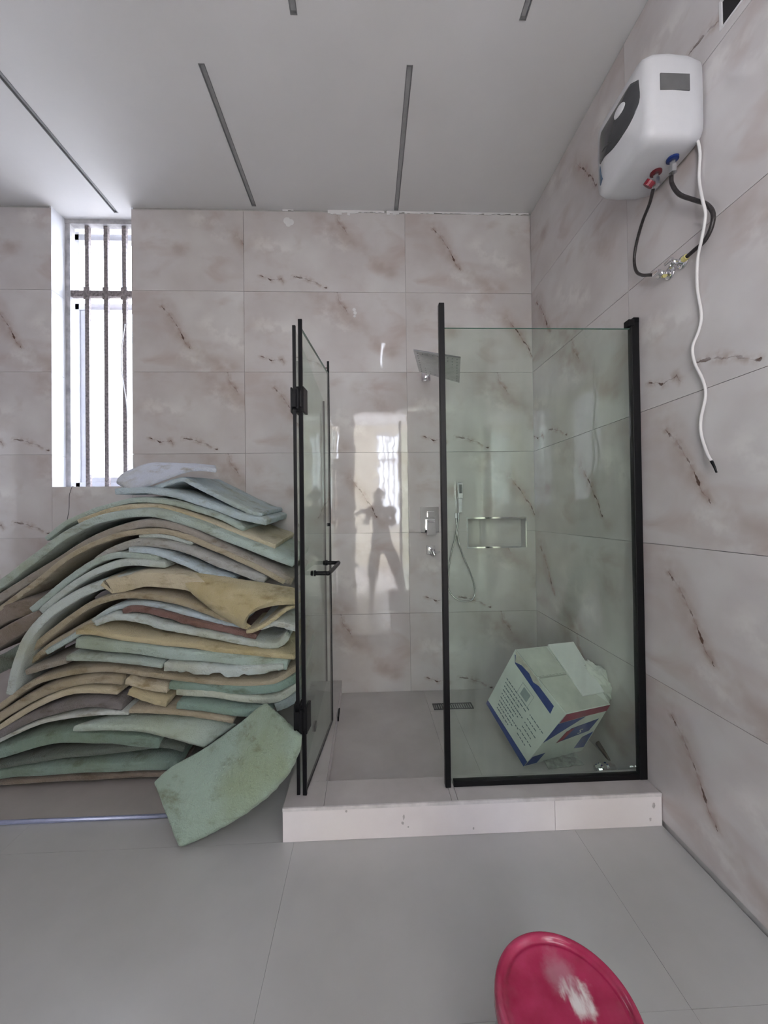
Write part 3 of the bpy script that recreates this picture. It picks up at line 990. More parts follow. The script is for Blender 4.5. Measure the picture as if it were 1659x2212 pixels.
for (x, y, mcol, nm) in [(1.20, 1.435, simple('blue_ring', (.01, .03, .16), .4), 'cold_inlet'), (1.18, 1.495, simple('red_ring', (.12, .012, .02), .4), 'hot_outlet')]:
    i_ = MB().lathe((x, y, HZ0 + .012), (0, 0, -1), [(.021, 0), (.021, .016), (.015, .018)], 20).build(nm, mcol, wh)
    MB().lathe((x, y, HZ0 - .004), (0, 0, -1), [(.010, 0), (.010, .02), (.014, .022), (.014, .05), (.008, .052)], 6).build('brass_nut', M_STEEL, i_)
MB().tube([(1.163, 1.50, 2.705), (1.155, 1.512, 2.692)], .019, 14).build('red_valve_knob', simple('red_plastic', (.20, .008, .02), .35), wh)
M_HOSE = simple('black_braided_hose', (.035, .03, .03), .35, .2, var=.5, nscale=150)


def hose(name, path, r, mat, label, cat='hose', ends=None):
    p = [on(u, v, 0, x) for u, v, x in path]
    o = thing(name, p[-1], label, cat)
    MB().tube(p, r, 10, 8).build('tube', mat, o, smooth=True)
    return o, p


h1, pp = hose('flexible_hose', [(1411, 408, 1.19), (1403, 440, 1.20), (1388, 478, 1.22), (1375, 525, 1.235), (1370, 560, 1.24), (1374, 585, 1.24), (1386, 594, 1.24), (1405, 594, 1.24), (1430, 594, 1.24)], .0065, M_HOSE,
              'black flexible hose hanging in a loop from the red heater outlet')
MB().tube([on(1428, 594, 0, 1.24), on(1437, 594, 0, 1.24)], .010, 10).build('yellow_collar', simple('yellow_tape', (.62, .56, .22), .6), h1)
h2, pp = hose('flexible_hose', [(1450, 378, 1.215), (1452, 398, 1.22), (1468, 420, 1.225), (1500, 432, 1.235), (1525, 441, 1.24), (1540, 460, 1.24), (1537, 490, 1.24), (1522, 520, 1.24), (1500, 540, 1.24), (1482, 556, 1.24)], .0075, M_HOSE,
              'black flexible hose bending from the blue heater inlet behind the cable')
MB().tube([on(1484, 554, 0, 1.24), on(1476, 561, 0, 1.24)], .011, 10).build('yellow_collar', bpy.data.materials['yellow_tape'], h2)
for (u, v, lab) in [(1448, 590, 'small chrome angle valve at the lower end of the left hose'), (1476, 566, 'small chrome angle valve at the lower end of the right hose')]:
    p = on(u, v, 0, XR)
    a = thing('angle_valve', p, lab, 'valve')
    MB().lathe(p + Vector((-.0005, 0, 0)), (-1, 0, 0), [(.028, 0), (.024, .006), (.010, .008)], 18).build('flange', M_CHROME, a, smooth=True)
    MB().tube([p + Vector((-.008, 0, 0)), p + Vector((-.05, 0, 0))], .010, 12).tube([p + Vector((-.03, 0, 0)), p + Vector((-.03, .028, .0))], .010, 12).build('valve_body', M_CHROME, a, smooth=True)
    MB().box(p + Vector((-.066, -.018, -.007)), p + Vector((-.05, .018, .007))).build('handle', M_CHROME, a, bevel=.003)
cab, pp = hose('power_cable', [(1504, 292, 1.252), (1512, 330, 1.255), (1510, 385, 1.255), (1517, 430, 1.225), (1524, 465, 1.224), (1516, 515, 1.228), (1507, 560, 1.240), (1506, 620, 1.255), (1515, 680, 1.257), (1509, 715, 1.255), (1496, 750, 1.25), (1501, 785, 1.25), (1518, 820, 1.256), (1524, 855, 1.257),
                              (1514, 905, 1.25), (1515, 940, 1.252), (1528, 980, 1.25), (1538, 998, 1.245)], .0052, simple('white_cable', (.72, .70, .69), .4, var=.02),
               'white power cable hanging down the right wall from the heater', 'cable')
MB().tube([on(1537, 996, 0, 1.245), on(1543, 1008, 0, 1.244), on(1548, 1021, 0, 1.246)], [.0055, .003], 8, 4).build('taped_end', M_BLACK, cab, smooth=True)
# opening in the upper right corner
ob = thing('recessed_box', (XR, 1.25, 3.065), 'dark square recessed box in the right wall near the ceiling', 'box')
MB().box((XR - .002, 1.21, 3.060), (XR + .004, 1.218, 3.165)).box((XR - .002, 1.287, 3.060), (XR + .004, 1.295, 3.165)).box((XR - .002, 1.218, 3.060), (XR + .004, 1.287, 3.068)).box((XR - .002, 1.218, 3.157), (XR + .004, 1.287, 3.165)).build('rim', M_PLASTER, ob)
MB().box((XR + .0045, 1.215, 3.062), (XR + .008, 1.29, 3.163)).build('back', simple('dark_recess', (.012, .01, .012), .8), ob)

# ------------------------------------------------------------------ carton in the shower
bx_px = {'A': (1113, 1403, 2.073), 'B': (1222, 1543, 1.79), 'C': (1318, 1522, 1.91), 'D': (1238, 1390, 2.205), 'E': (1050, 1520, 2.262), 'F': (1131, 1657, 1.978), 'G': (1257, 1634, 2.09)}
BV = {k: on(u, v, 1, y) for k, (u, v, y) in bx_px.items()}
BV['H'] = Vector((1.055, 2.398, .232))
lift = max(0, .0495 - min(v.z for v in BV.values()))
for v in BV.values():
    if v.z < .0495:
        v.z = .0495
cx = thing('cardboard_carton', (.95, 2.10, .048), 'tilted white cardboard carton with blue and red print inside the shower', 'box')
M_CARD = simple('white_card', (.72, .76, .735), .6, var=.07, nscale=7)
M_CARDTOP = simple('dusty_card', (.57, .59, .55), .75, var=.12, nscale=9)
A_, B_, C_, D_, E_, F_, G_, H_ = (BV[k] for k in 'ABCDEFGH')
body = MB()
qn = lambda *p: body.add(p, [(0, 1, 2, 3)])
for P, Q, R_, S_ in ((A_, B_, F_, E_), (B_, C_, G_, F_), (C_, D_, H_, G_), (D_, A_, E_, H_), (E_, F_, G_, H_), (A_, D_, C_, B_)):
    K = 10
    vs = [P.lerp(Q, i / K).lerp(S_.lerp(R_, i / K), j / K) for i in range(K + 1) for j in range(K + 1)]
    body.add(vs, [(i * (K + 1) + j, (i + 1) * (K + 1) + j, (i + 1) * (K + 1) + j + 1, i * (K + 1) + j + 1) for i in range(K) for j in range(K)])
bo_ = body.build('carton_body', M_CARD, cx, smooth=False)
bmx = bmesh.new()
bmx.from_mesh(bo_.data)
bmesh.ops.remove_doubles(bmx, verts=bmx.verts, dist=.0005)
bmesh.ops.recalc_face_normals(bmx, faces=bmx.faces)
bmx.to_mesh(bo_.data)
bmx.free()
ctr = sum((v for v in BV.values()), Vector()) / 8


def decal(name, quad, poly, mat, off=.0012, parent=None, th=.0006, warp=0):
    P, Q, R_, S_ = quad   # s along P->Q, t along P->S
    n = (Q - P).cross(S_ - P).normalized()
    if n.dot(P - ctr) < 0:
        n = -n
    src = bmesh.new()
    f = src.faces.new([src.verts.new((s, t, 0)) for s, t in poly])
    for ax_ in (0, 1):
        for k in range(1, 16):
            no = [0, 0, 0]
            no[ax_] = 1
            co = [0, 0, 0]
            co[ax_] = k / 16
            bmesh.ops.bisect_plane(src, geom=src.verts[:] + src.edges[:] + src.faces[:], plane_co=co, plane_no=no)
    for v in src.verts:
        s, t = v.co.x, v.co.y
        v.co = P.lerp(Q, s).lerp(S_.lerp(R_, s), t) + n * off - origin_of(parent or cx)
    me = bpy.data.meshes.new(name)
    src.to_mesh(me)
    src.free()
    me.materials.append(mat)
    o = link(name, me, parent or cx)
    sd = o.modifiers.new('solid', 'SOLIDIFY')
    sd.thickness = th
    sd.offset = 0
    return o


M_BLUE = simple('blue_print', (.015, .05, .26), .5, var=.15)
M_RED = simple('red_print', (.30, .03, .07), .5, var=.15)
M_INK = simple('grey_ink', (.14, .19, .22), .7)
M_TEAR = simple('torn_card', (.60, .58, .52), .9, var=.2)
FL = (A_, B_, F_, E_)
FR = (B_, C_, G_, F_)
FT = (A_, B_, C_, D_)
random.seed(11)
decal('blue_band', FL, [(.03, .05), (.84, .06), (.86, .17), (.40, .15), (.10, .14)], M_BLUE)
decal('blue_band', FL, [(.0, .93), (1.0, .90), (1.0, .995), (.0, .995)], M_BLUE)
decal('torn_strip', FL, [(.02, .0), (.14, .0), (.50, .0), (.60, .035), (.46, .085), (.35, .05), (.20, .07), (.10, .12), (.05, .04)], M_TEAR, .003)
txt = MB()
nL = (B_ - A_).cross(E_ - A_).normalized()
if nL.dot(A_ - ctr) < 0:
    nL = -nL
sv, tv = (B_ - A_), (E_ - A_)


def fl(s, t):
    return A_.lerp(B_, s).lerp(E_.lerp(F_, s), t)


def strip(mb, s0, s1, t0, t1, off=.0010):
    q = [fl(s0, t0), fl(s1, t0), fl(s1, t1), fl(s0, t1)]
    mb.hexa([p + nL * (off - .0005) for p in q] + [p + nL * off for p in q])


for r in range(9):
    t = .40 + r * .055
    s = .10 + r * .012
    while s < .62 - (r % 3) * .07:
        w = random.uniform(.015, .06)
        strip(txt, s, s + w, t, t + .014)
        s += w + random.uniform(.008, .02)
for r in range(6):
    t = .43 + r * .07
    s = .66
    while s < .90 - (r % 2) * .06:
        w = random.uniform(.015, .05)
        strip(txt, s, s + w, t, t + .012)
        s += w + .014
tag(txt.build('printed_lines', M_INK, cx), kind='stuff')
dw = MB()
for a, b, c, d in [(.34, .58, .22, .226), (.34, .58, .40, .406), (.34, .345, .22, .40), (.575, .58, .22, .40), (.39, .53, .25, .37)]:
    strip(dw, a, b, c, d, .0012)
dw.build('printed_drawing', simple('pale_ink', (.34, .40, .42), .7), cx)
for s, t in [(.80, .45), (.93, .10), (.93, .45), (.93, .80), (.60, .85)]:
    strip(dw, s, s + .01, t, t + .02, .0014)
decal('red_band', FR, [(.02, .0), (1.0, .0), (1.0, .12), (.55, .13), (.02, .16)], M_RED)
decal('blue_wedge', FR, [(.0, .17), (.55, .14), (.30, .30), (.0, .52)], M_BLUE)
decal('blue_panel', FR, [(.40, .34), (.92, .26), (.86, .50), (.30, .60)], M_BLUE, .0014)
decal('red_corner', FR, [(.34, .38), (.47, .34), (.40, .56), (.30, .60)], M_RED, .0022)
decal('blue_patch', FR, [(.02, .80), (.22, .78), (.20, .98), (.0, .98)], M_BLUE)
decal('blue_patch', FR, [(.80, .62), (.98, .55), (.98, .90), (.78, .86)], M_BLUE)
cu = bpy.data.curves.new('mark', 'FONT')
cu.body = 'S'
cu.size = .055
cu.extrude = .0004
to = bpy.data.objects.new('mark_src', cu)
COL.objects.link(to)
bpy.context.view_layer.update()
mm = bpy.data.meshes.new_from_object(to.evaluated_get(bpy.context.evaluated_depsgraph_get()))
bpy.data.objects.remove(to)
o = link('white_letter', mm, cx)
mm.materials.append(simple('white_ink', (.8, .8, .8), .5))
ex = (C_ - B_).normalized()
nR = (C_ - B_).cross(F_ - B_).normalized()
if nR.dot(B_ - ctr) < 0:
    nR = -nR
ey = nR.cross(ex).normalized()
pos = B_.lerp(C_, .62).lerp(F_.lerp(G_, .62), .50) + nR * .0022
mt = Matrix((ex, ey, nR)).transposed().to_4x4()
mt.translation = pos - cx.location
o.matrix_basis = mt
# flaps on top
nT = (B_ - A_).cross(D_ - A_).normalized()
if nT.dot(A_ - ctr) < 0:
    nT = -nT
decal('top_flap', FT, [(.01, .0), (.47, .0), (.48, .52), (.02, .50)], M_CARDTOP, .004, th=.003)
decal('top_flap', FT, [(.49, .0), (.99, .02), (.99, .97), (.50, .52)], M_CARDTOP, .0035, th=.003)
decal('packing_tape', FT, [(.46, .02), (.50, .02), (.50, .52), (.46, .52)], simple('tape', (.36, .37, .34), .3), .0052)


def thick_panel(name, quad, th, mat, label, cat):
    n = (quad[1] - quad[0]).cross(quad[3] - quad[0]).normalized()
    if n.z < 0:
        n = -n
    return tag(MB().hexa(quad + [p + n * th for p in quad]).build(name, mat, at=quad[0], bevel=.002), label, cat)


offp = nT * .014
q = [on(1181, 1391, 1, 2.13), on(1262, 1500, 1, 1.93), on(1296, 1478, 1, 2.00), on(1232, 1389, 1, 2.18)]
p_ = [FT[0].lerp(FT[1], s).lerp(FT[3].lerp(FT[2], s), t) + nT * .006 for s, t in ((.0, .53), (.84, .53), (.84, .98), (.0, .98))]
thick_panel('foam_board', p_, .012, simple('white_foam_board', (.80, .81, .83), .5, var=.02), 'flat white board lying on top of the tilted carton', 'board')
# plastic bag
bm = bmesh.new()
bmesh.ops.create_icosphere(bm, subdivisions=5, radius=1)
bc = on(1302, 1478, 1, 2.04)
e1 = (on(1345, 1530, 1, 2.0) - on(1258, 1432, 1, 2.08)).normalized()
e2 = Vector((0, 1, 0))
e2 = (e2 - e1 * e2.dot(e1)).normalized()
e3 = e1.cross(e2)
if e3.z < 0:
    e3 = -e3
for v in bm.verts:
    p = v.co.copy()
    n1 = noise.fractal(p * 1.6 + Vector((3, 1, 7)), .9, 2.1, 4)
    n2 = abs(noise.noise(p * 4.5 + Vector((1, 9, 2))))
    k = 1 + .28 * n1 - .22 * n2
    v.co = bc + (e1 * p.x * .135 + e2 * p.y * .070 + e3 * p.z * .060) * k
me = bpy.data.meshes.new('plastic_bag')
bmesh.ops.translate(bm, verts=bm.verts, vec=-bc)
bm.to_mesh(me)
bm.free()
me.polygons.foreach_set('use_smooth', [True] * len(me.polygons))
t_ = NT('milky_plastic_film')
t_.set(color=(.82, .84, .80), rough=.3, spec=.6)
trn = t_.n('ShaderNodeBsdfTransparent')
mxs = t_.n('ShaderNodeMixShader')
t_.put(mxs.inputs[0], t_.math('ADD', t_.math('MULTIPLY', t_.noise(t_.obj(), 14, 3), .35), .60))
t_.t.links.new(trn.outputs[0], mxs.inputs[1])
t_.t.links.new(t_.b.outputs[0], mxs.inputs[2])
t_.t.links.new(mxs.outputs[0], t_.out.inputs[0])
me.materials.append(t_.mat)
tag(link('plastic_bag', me, None, bc), 'crumpled milky plastic bag at the right end of the carton', 'bag')
# fittings on the floor by the carton
pf = on(1308, 1660, 2, .078)
ft = thing('pipe_fitting', (pf.x, pf.y, .048), 'shiny chrome pipe fitting lying on the shower floor beside the carton', 'fitting')
ax = Vector((1, .15, 0)).normalized()
MB().lathe(pf - ax * .055, ax, [(.012, 0), (.022, .003), (.026, .02), (.022, .024), (.028, .03), (.028, .05), (.020, .055), (.027, .062), (.027, .085), (.016, .09), (.016, .105)], 20).build('fitting_body', M_CHROME, ft, smooth=False)
MB().tube([pf - ax * .05 + Vector((0, -.005, .0)), pf - ax * .085 + Vector((0, -.02, -.022))], .004, 8).build('lever', M_CHROME, ft)
ps = on(1310, 1622, 1, 2.03)
pe = on(1322, 1645, 1, 1.98)
pb = thing('brown_tube', (pe.x, pe.y, .05), 'dark brown glossy tube leaning beside the carton on the shower floor', 'tube')
M_BRN = simple('brown_glass', (.09, .07, .05), .15)
MB().tube([on(1292, 1605, 1, 2.10), on(1322, 1645, 1, 2.0)], .016, 14).build('tube_body', M_BRN, pb, smooth=True)
MB().tube([on(1322, 1645, 1, 2.0), on(1327, 1652, 1, 1.985)], .011, 14).build('cap', simple('tan_cap', (.30, .24, .17), .5), pb, smooth=True)
M_PAPER = simple('dirty_paper', (.38, .39, .37), .9, var=.3)
pp_ = [on(1172, 1668, 2, .0495), on(1282, 1655, 2, .0495)]
ds = MB()
random.seed(8)
prev_ = None
a0, a1 = on(1185, 1662, 2, .049), on(1262, 1652, 2, .049)
grid = []
for i in range(13):
    for j in range(4):
        p = a0.lerp(a1, i / 12) + Vector((0, j * .035, 0))
        p.z = .050 + .022 * abs(noise.noise(p * 23)) * (1 if 0 < j < 3 else .4)
        grid.append(p)
for i in range(12):
    for j in range(3):
        k = i * 4 + j
        ds.add([grid[k], grid[k + 4], grid[k + 5], grid[k + 1]], [(0, 1, 2, 3)])
o = ds.build('crumpled_paper', M_PAPER, at=(a0.x, a0.y, .048))
sd = o.modifiers.new('solid', 'SOLIDIFY')
sd.thickness = .0015
tag(o, 'dirty crumpled paper on the shower floor in front of the carton', 'paper')

# ------------------------------------------------------------------ foam sheets
AQ = (.43, .54, .50)
PALE = (.52, .60, .57)
BLU = (.48, .60, .67)
TEAL = (.24, .37, .31)
CRM = (.60, .53, .36)
YEL = (.56, .48, .27)
TAN = (.44, .38, .26)
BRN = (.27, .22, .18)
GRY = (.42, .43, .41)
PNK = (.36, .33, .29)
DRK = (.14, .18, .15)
FGROUP = 'foam sheets heaped on the platform at the left'


def foam(pts, y, th, label, col, length=.55, rise=.03, back=None, yback=None, bulge=0, N=44, Mr=12, rag=.003, top=True, name='foam_sheet', skew=0, ragged_bottom=0):
    """front top edge through picture points at depth y (number or list); slab grows back"""
    if not isinstance(y, (list, tuple)):
        y = [y] * len(pts)
    fp_ = resample(catmull([on(u, v, 1, yy) for (u, v), yy in zip(pts, y)], 6), N)
    if back:
        if not isinstance(yback, (list, tuple)):
            yback = [yback] * len(back)
        bp_ = resample(catmull([on(u, v, 1, yy) for (u, v), yy in zip(back, yback)], 6), N)
    else:
        ymax = YB - .015
        bp_ = []
        for i, p in enumerate(fp_):
            L = min(length, ymax - p.y)
            bp_.append(p + Vector((skew * L, L, rise)))
    seed = Vector((len(FOAMS) * 3.7, 1.3, 2.2))
    G = [[None] * (Mr + 1) for _ in range(N)]
    for i in range(N):
        for j in range(Mr + 1):
            t = j / Mr
            G[i][j] = fp_[i].lerp(bp_[i], t)
    nr = [[None] * (Mr + 1) for _ in range(N)]
    for i in range(N):
        for j in range(Mr + 1):
            du = G[min(i + 1, N - 1)][j] - G[max(i - 1, 0)][j]
            dv = G[i][min(j + 1, Mr)] - G[i][max(j - 1, 0)]
            n = du.cross(dv)
            nr[i][j] = n.normalized() if n.length > 1e-9 else Vector((0, 0, 1))
    top_, bot_ = [], []
    for i in range(N):
        for j in range(Mr + 1):
            p, n = G[i][j], nr[i][j]
            t, s = j / Mr, i / (N - 1)
            k = noise.noise(p * 7 + seed) * rag * 1.2
            b = bulge * math.sin(PI * t) * math.sin(PI * min(1, max(0, s)))
            q = p + n * (k + b)
            e = min(i, N - 1 - i, j)
            if e == 0:
                jit = Vector((noise.noise(p * 40 + seed), noise.noise(p * 40 + seed * 2), 0)) * rag
                q = q + jit - n * min(.008, th * .15)
            top_.append(q)
            tt = th * (1 + .10 * noise.noise(p * 5 + seed * 3))
            if ragged_bottom and j == 0:
                tt *= 1 - ragged_bottom * max(0, noise.noise(p * 11 + seed) + noise.noise(p * 35 + seed) * .6)
            r = q - n * tt
            if e == 0:
                r = r + n * min(.012, th * .2) + Vector((noise.noise(p * 33 + seed), 0, 0)) * rag
            bot_.append(r)
    V = top_ + bot_
    K = Mr + 1
    o_ = N * K
    fs = []
    for i in range(N - 1):
        for j in range(Mr):
            a = i * K + j
            fs.append((a, a + K, a + K + 1, a + 1))
            fs.append((o_ + a, o_ + a + 1, o_ + a + K + 1, o_ + a + K))
    rim = [i * K for i in range(N)] + [(N - 1) * K + j for j in range(1, K)] + [i * K + Mr for i in range(N - 2, -1, -1)] + [j for j in range(Mr - 1, 0, -1)]
    for a, b in zip(rim, rim[1:] + rim[:1]):
        fs.append((a, o_ + a, o_ + b, b))
    c = sum(V, Vector()) / len(V)
    c.z = min(v.z for v in V)
    o = MB().add(V, fs).build(name, M_FOAM, at=c, smooth=True)
    bv = o.modifiers.new('bevel', 'BEVEL')
    bv.width, bv.segments, bv.limit_method, bv.angle_limit = min(.006, th * .2), 2, 'ANGLE', math.radians(50)
    lum = .3 * col[0] + .55 * col[1] + .15 * col[2]
    o.color = (*[(c * .82 + lum * .18) * 1.0 for c in col], 1)
    tag(o, label, 'foam sheet', FGROUP)
    FOAMS.append(o)
    return o


FOAMS = []
D0 = lambda v: 1.97 + (1690 - v) / 640 * .40     # the heap leans back towards the wall
FS = [
    # label, colour, thickness(m), points
    ('light blue foam sheet sloping down to the right just under the folded top one', BLU, .032, [(330, 1048), (390, 1030), (415, 1038), (480, 1071), (545, 1101), (566, 1104)], 2.30, {}),
    ('pale blue foam sheet second from the top with a rounded left end below the window', BLU, .045, [(246, 1053), (318, 1050), (382, 1061), (457, 1084), (517, 1106), (578, 1120)], 2.27, {}),
    ('thin aqua foam sheet peaking below the window sill near the top', AQ, .036, [(93, 1160), (130, 1128), (160, 1113), (223, 1089), (280, 1075), (340, 1075), (400, 1086), (478, 1111), (530, 1137)], 2.25, {}),
    ('cream foam sheet with a tan right end above the long aqua one', CRM, .038, [(165, 1121), (240, 1094), (320, 1088), (380, 1098), (478, 1132), (557, 1161), (597, 1173)], 2.22, {}),
    ('long aqua foam sheet arching from the left edge to the glass near the top', AQ, .052, [(-60, 1290), (0, 1248), (72, 1193), (131, 1149), (199, 1115), (278, 1099), (338, 1099), (418, 1121), (517, 1160), (638, 1208)], 2.17, {}),
    ('brownish grey foam sheet arching under the long aqua one', PNK, .048, [(-60, 1318), (0, 1278), (120, 1204), (200, 1154), (300, 1122), (380, 1129), (440, 1153), (517, 1192), (636, 1248)], 2.16, {}),
    ('dark cream foam sheet with a cut right end below the brownish arch', TAN, .036, [(-60, 1345), (0, 1305), (60, 1262), (150, 1193), (240, 1153), (330, 1140), (400, 1152), (460, 1176), (557, 1219), (618, 1252)], 2.15, {}),
    ('short grey blue foam offcut in the hollow under the arch', PALE, .034, [(298, 1150), (358, 1151), (418, 1167)], 2.16, {'length': .3}),
    ('wide grey foam sheet with crumbled tan right end sloping right', GRY, .046, [(200, 1205), (240, 1180), (294, 1163), (346, 1166), (400, 1178), (480, 1210), (575, 1246)], 2.13, {}),
    ('light blue foam sheet sloping right beneath the wide grey one', BLU, .036, [(278, 1180), (338, 1187), (398, 1210), (450, 1233), (500, 1249)], 2.11, {}),
    ('blue green foam sheet rising from the left under the arch', AQ, .040, [(60, 1312), (80, 1296), (159, 1232), (223, 1197), (278, 1190), (345, 1197)], 2.12, {}),
    ('grey green foam sheet rising from the left below the blue green one', PALE, .042, [(80, 1316), (100, 1298), (160, 1250), (223, 1219), (278, 1206), (358, 1212)], 2.11, {}),
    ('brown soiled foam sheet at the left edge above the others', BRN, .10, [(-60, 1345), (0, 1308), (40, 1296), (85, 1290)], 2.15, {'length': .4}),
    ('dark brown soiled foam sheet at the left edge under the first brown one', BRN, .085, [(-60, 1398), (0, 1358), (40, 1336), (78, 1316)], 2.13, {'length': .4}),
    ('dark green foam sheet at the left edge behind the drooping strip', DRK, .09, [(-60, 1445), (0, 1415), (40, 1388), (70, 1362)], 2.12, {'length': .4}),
    ('long pale aqua foam strip drooping down at the left of the heap', PALE, .050, [(8, 1500), (20, 1445), (38, 1394), (56, 1362), (99, 1317), (159, 1277), (223, 1253), (290, 1237)], [1.99, 1.99, 2.0, 2.01, 2.03, 2.05, 2.07, 2.08], {'length': .3}),
    ('thick cream yellow foam block left of the folded yellow sheet', CRM, .088, [(213, 1262), (225, 1250), (255, 1245), (318, 1234), (400, 1240), (452, 1258)], 2.06, {}),
    ('thin tan foam sheet curving down to the left below the thick cream block', TAN, .038, [(50, 1405), (100, 1364), (159, 1320), (195, 1298), (255, 1281), (330, 1282), (400, 1297), (460, 1318), (505, 1334)], 2.05, {}),
    ('pale bluish foam sheet between the tan one and the torn dirty layer', BLU, .030, [(195, 1337), (240, 1311), (300, 1299), (360, 1307), (440, 1329), (520, 1352)], 2.05, {}),
    ('foam strip with dark red stained edge in the middle of the heap', (.24, .13, .11), .036, [(262, 1314), (290, 1310), (358, 1322), (440, 1344), (530, 1361), (556, 1368)], 2.03, {'rag': .007}),
    ('white foam piece with torn edge under the curl of the yellow sheet', (.62, .66, .62), .036, [(556, 1349), (590, 1339), (640, 1349)], 2.00, {'length': .4, 'rag': .008}),
    ('pale green foam sheet with ragged right end below the stained strip', PALE, .040, [(200, 1340), (255, 1324), (358, 1346), (440, 1361), (520, 1378), (590, 1388), (614, 1366)], 2.02, {'rag': .007}),
    ('brown foam sheet curving down at the left below the tan one', TAN, .034, [(60, 1425), (100, 1392), (150, 1362), (200, 1335)], 2.06, {'length': .35}),
    ('dull green foam sheet ending at a point left of the stepped stack', AQ, .032, [(95, 1405), (130, 1385), (170, 1360), (200, 1350)], 2.03, {'length': .3}),
    ('flat yellowish foam sheet starting at a square corner in mid heap', YEL, .034, [(162, 1358), (200, 1360), (278, 1373), (398, 1386), (497, 1401), (638, 1412)], 1.99, {'rise': .05}),
    ('flat pale teal foam sheet with a thick square left end', (.42, .55, .50), .060, [(163, 1376), (280, 1389), (398, 1403), (500, 1412), (622, 1425)], 1.98, {}),
    ('long narrow aqua foam strip left of the step in mid heap', AQ, .032, [(142, 1414), (239, 1419), (352, 1431)], 1.97, {}),
    ('pale aqua foam strip with torn bitten lower edge', PALE, .055, [(354, 1428), (438, 1437), (520, 1440), (612, 1433)], 1.965, {'rag': .008, 'ragged_bottom': .75}),
    ('pinkish grey foam offcut at the left behind the narrow strip', PNK, .034, [(52, 1446), (100, 1431), (141, 1420)], 2.0, {}),
    ('long brown to cream foam sheet running the whole width in mid heap', TAN, .034, [(-60, 1555), (0, 1518), (60, 1474), (120, 1453), (180, 1442), (240, 1440), (300, 1447), (398, 1460), (480, 1469), (577, 1470), (618, 1450), (640, 1436)], 1.99, {}),
    ('teal foam sheet curling up against the shower glass', TEAL, .050, [(366, 1470), (480, 1480), (577, 1480), (610, 1470), (640, 1452)], 1.98, {}),
    ('brown cream foam sheet ending in a step left of centre', TAN, .048, [(-60, 1582), (0, 1536), (80, 1491), (160, 1464), (230, 1459), (264, 1461)], 1.985, {}),
    ('small cream foam piece on the step left of centre', CRM, .040, [(272, 1464), (320, 1476), (362, 1482)], 1.975, {'length': .35}),
    ('small tan foam piece under the first one on the step', YEL, .038, [(280, 1487), (320, 1502), (362, 1512)], 1.965, {'length': .35}),
    ('cream grey foam sheet at the left under the stepped brown one', CRM, .034, [(-60, 1608), (0, 1562), (80, 1514), (160, 1486), (255, 1488)], 1.98, {}),
    ('cream edged teal foam sheet reaching the glass under the curled one', (.50, .56, .46), .040, [(380, 1487), (450, 1492), (530, 1502), (590, 1504), (640, 1474)], 1.975, {}),
    ('dark grey soiled foam sheet at the left above a pale line', (.22, .20, .20), .046, [(-60, 1612), (0, 1574), (80, 1537), (180, 1511), (264, 1517)], 1.97, {}),
    ('thin whitish foam sheet under the dark grey soiled one', (.60, .66, .64), .022, [(-60, 1630), (0, 1594), (100, 1553), (200, 1539), (276, 1536)], 1.965, {}),
    ('teal foam sheet above the tan edged one, right of centre', TEAL, .046, [(382, 1514), (450, 1521), (530, 1531), (585, 1528)], 1.96, {}),
    ('bluish foam sheet end bent against the glass low in the heap', (.40, .50, .52), .060, [(590, 1518), (615, 1508), (642, 1488)], 1.99, {'length': .35}),
    ('thin tan foam sheet low in the heap right of centre', TAN, .028, [(278, 1530), (400, 1536), (505, 1553)], 1.955, {}),
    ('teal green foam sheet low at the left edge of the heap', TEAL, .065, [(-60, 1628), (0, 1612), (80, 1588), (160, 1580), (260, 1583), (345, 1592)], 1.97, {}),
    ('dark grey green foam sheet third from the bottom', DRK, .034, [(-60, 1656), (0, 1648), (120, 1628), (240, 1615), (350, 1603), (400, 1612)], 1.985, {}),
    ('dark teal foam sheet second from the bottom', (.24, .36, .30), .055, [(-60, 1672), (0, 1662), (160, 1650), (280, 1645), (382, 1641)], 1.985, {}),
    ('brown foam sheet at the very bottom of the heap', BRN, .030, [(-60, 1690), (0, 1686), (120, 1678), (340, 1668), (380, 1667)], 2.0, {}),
]
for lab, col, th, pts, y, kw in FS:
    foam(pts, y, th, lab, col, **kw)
# three sheets whose broad side faces the room
foam([(158, 1566), (240, 1568), (300, 1573), (360, 1589), (440, 1613)], 1.925, .03, 'pale green foam sheet with its face turned to the room, low right of centre', (.46, .58, .50),
     back=[(200, 1553), (255, 1541), (320, 1540), (420, 1546), (510, 1562)], yback=2.02, bulge=.006)
foam([(274, 1053), (300, 1049), (345, 1033), (400, 1014), (435, 1009), (468, 1012)], 2.27, .026, 'thin light blue foam sheet folded over at the very top of the heap', (.62, .68, .82),
     back=[(250, 1037), (268, 1020), (325, 999), (400, 1002), (440, 1003), (466, 1004)], yback=[2.33, 2.42, 2.50, 2.50, 2.50, 2.46], bulge=.02)
foam([(640, 1294), (600, 1297), (566, 1306), (540, 1322), (527, 1344), (528, 1360), (540, 1360)][::-1], [2.02, 2.0, 1.96, 1.95, 1.96, 1.98, 2.0], .032, 'yellow foam sheet folded into a curl beside the shower glass', YEL,
     back=[(480, 1335), (425, 1292), (400, 1262), (410, 1242), (440, 1237), (530, 1252), (640, 1270)], yback=[2.03, 2.04, 2.06, 2.10, 2.12, 2.12, 2.12], bulge=.015)
curl_ = FOAMS[-1]
lip_ = foam([(531, 1361), (545, 1359), (560, 1352), (589, 1333), (616, 1313), (640, 1304)], [1.97, 1.965, 1.96, 1.97, 1.99, 2.02], .022, 'x', YEL, length=.30, rise=.01, name='folded_end', N=30)
FOAMS.pop()
for k in ('label', 'category', 'group'):
    del lip_[k]
lip_.location = lip_.location - curl_.location
lip_.parent = curl_
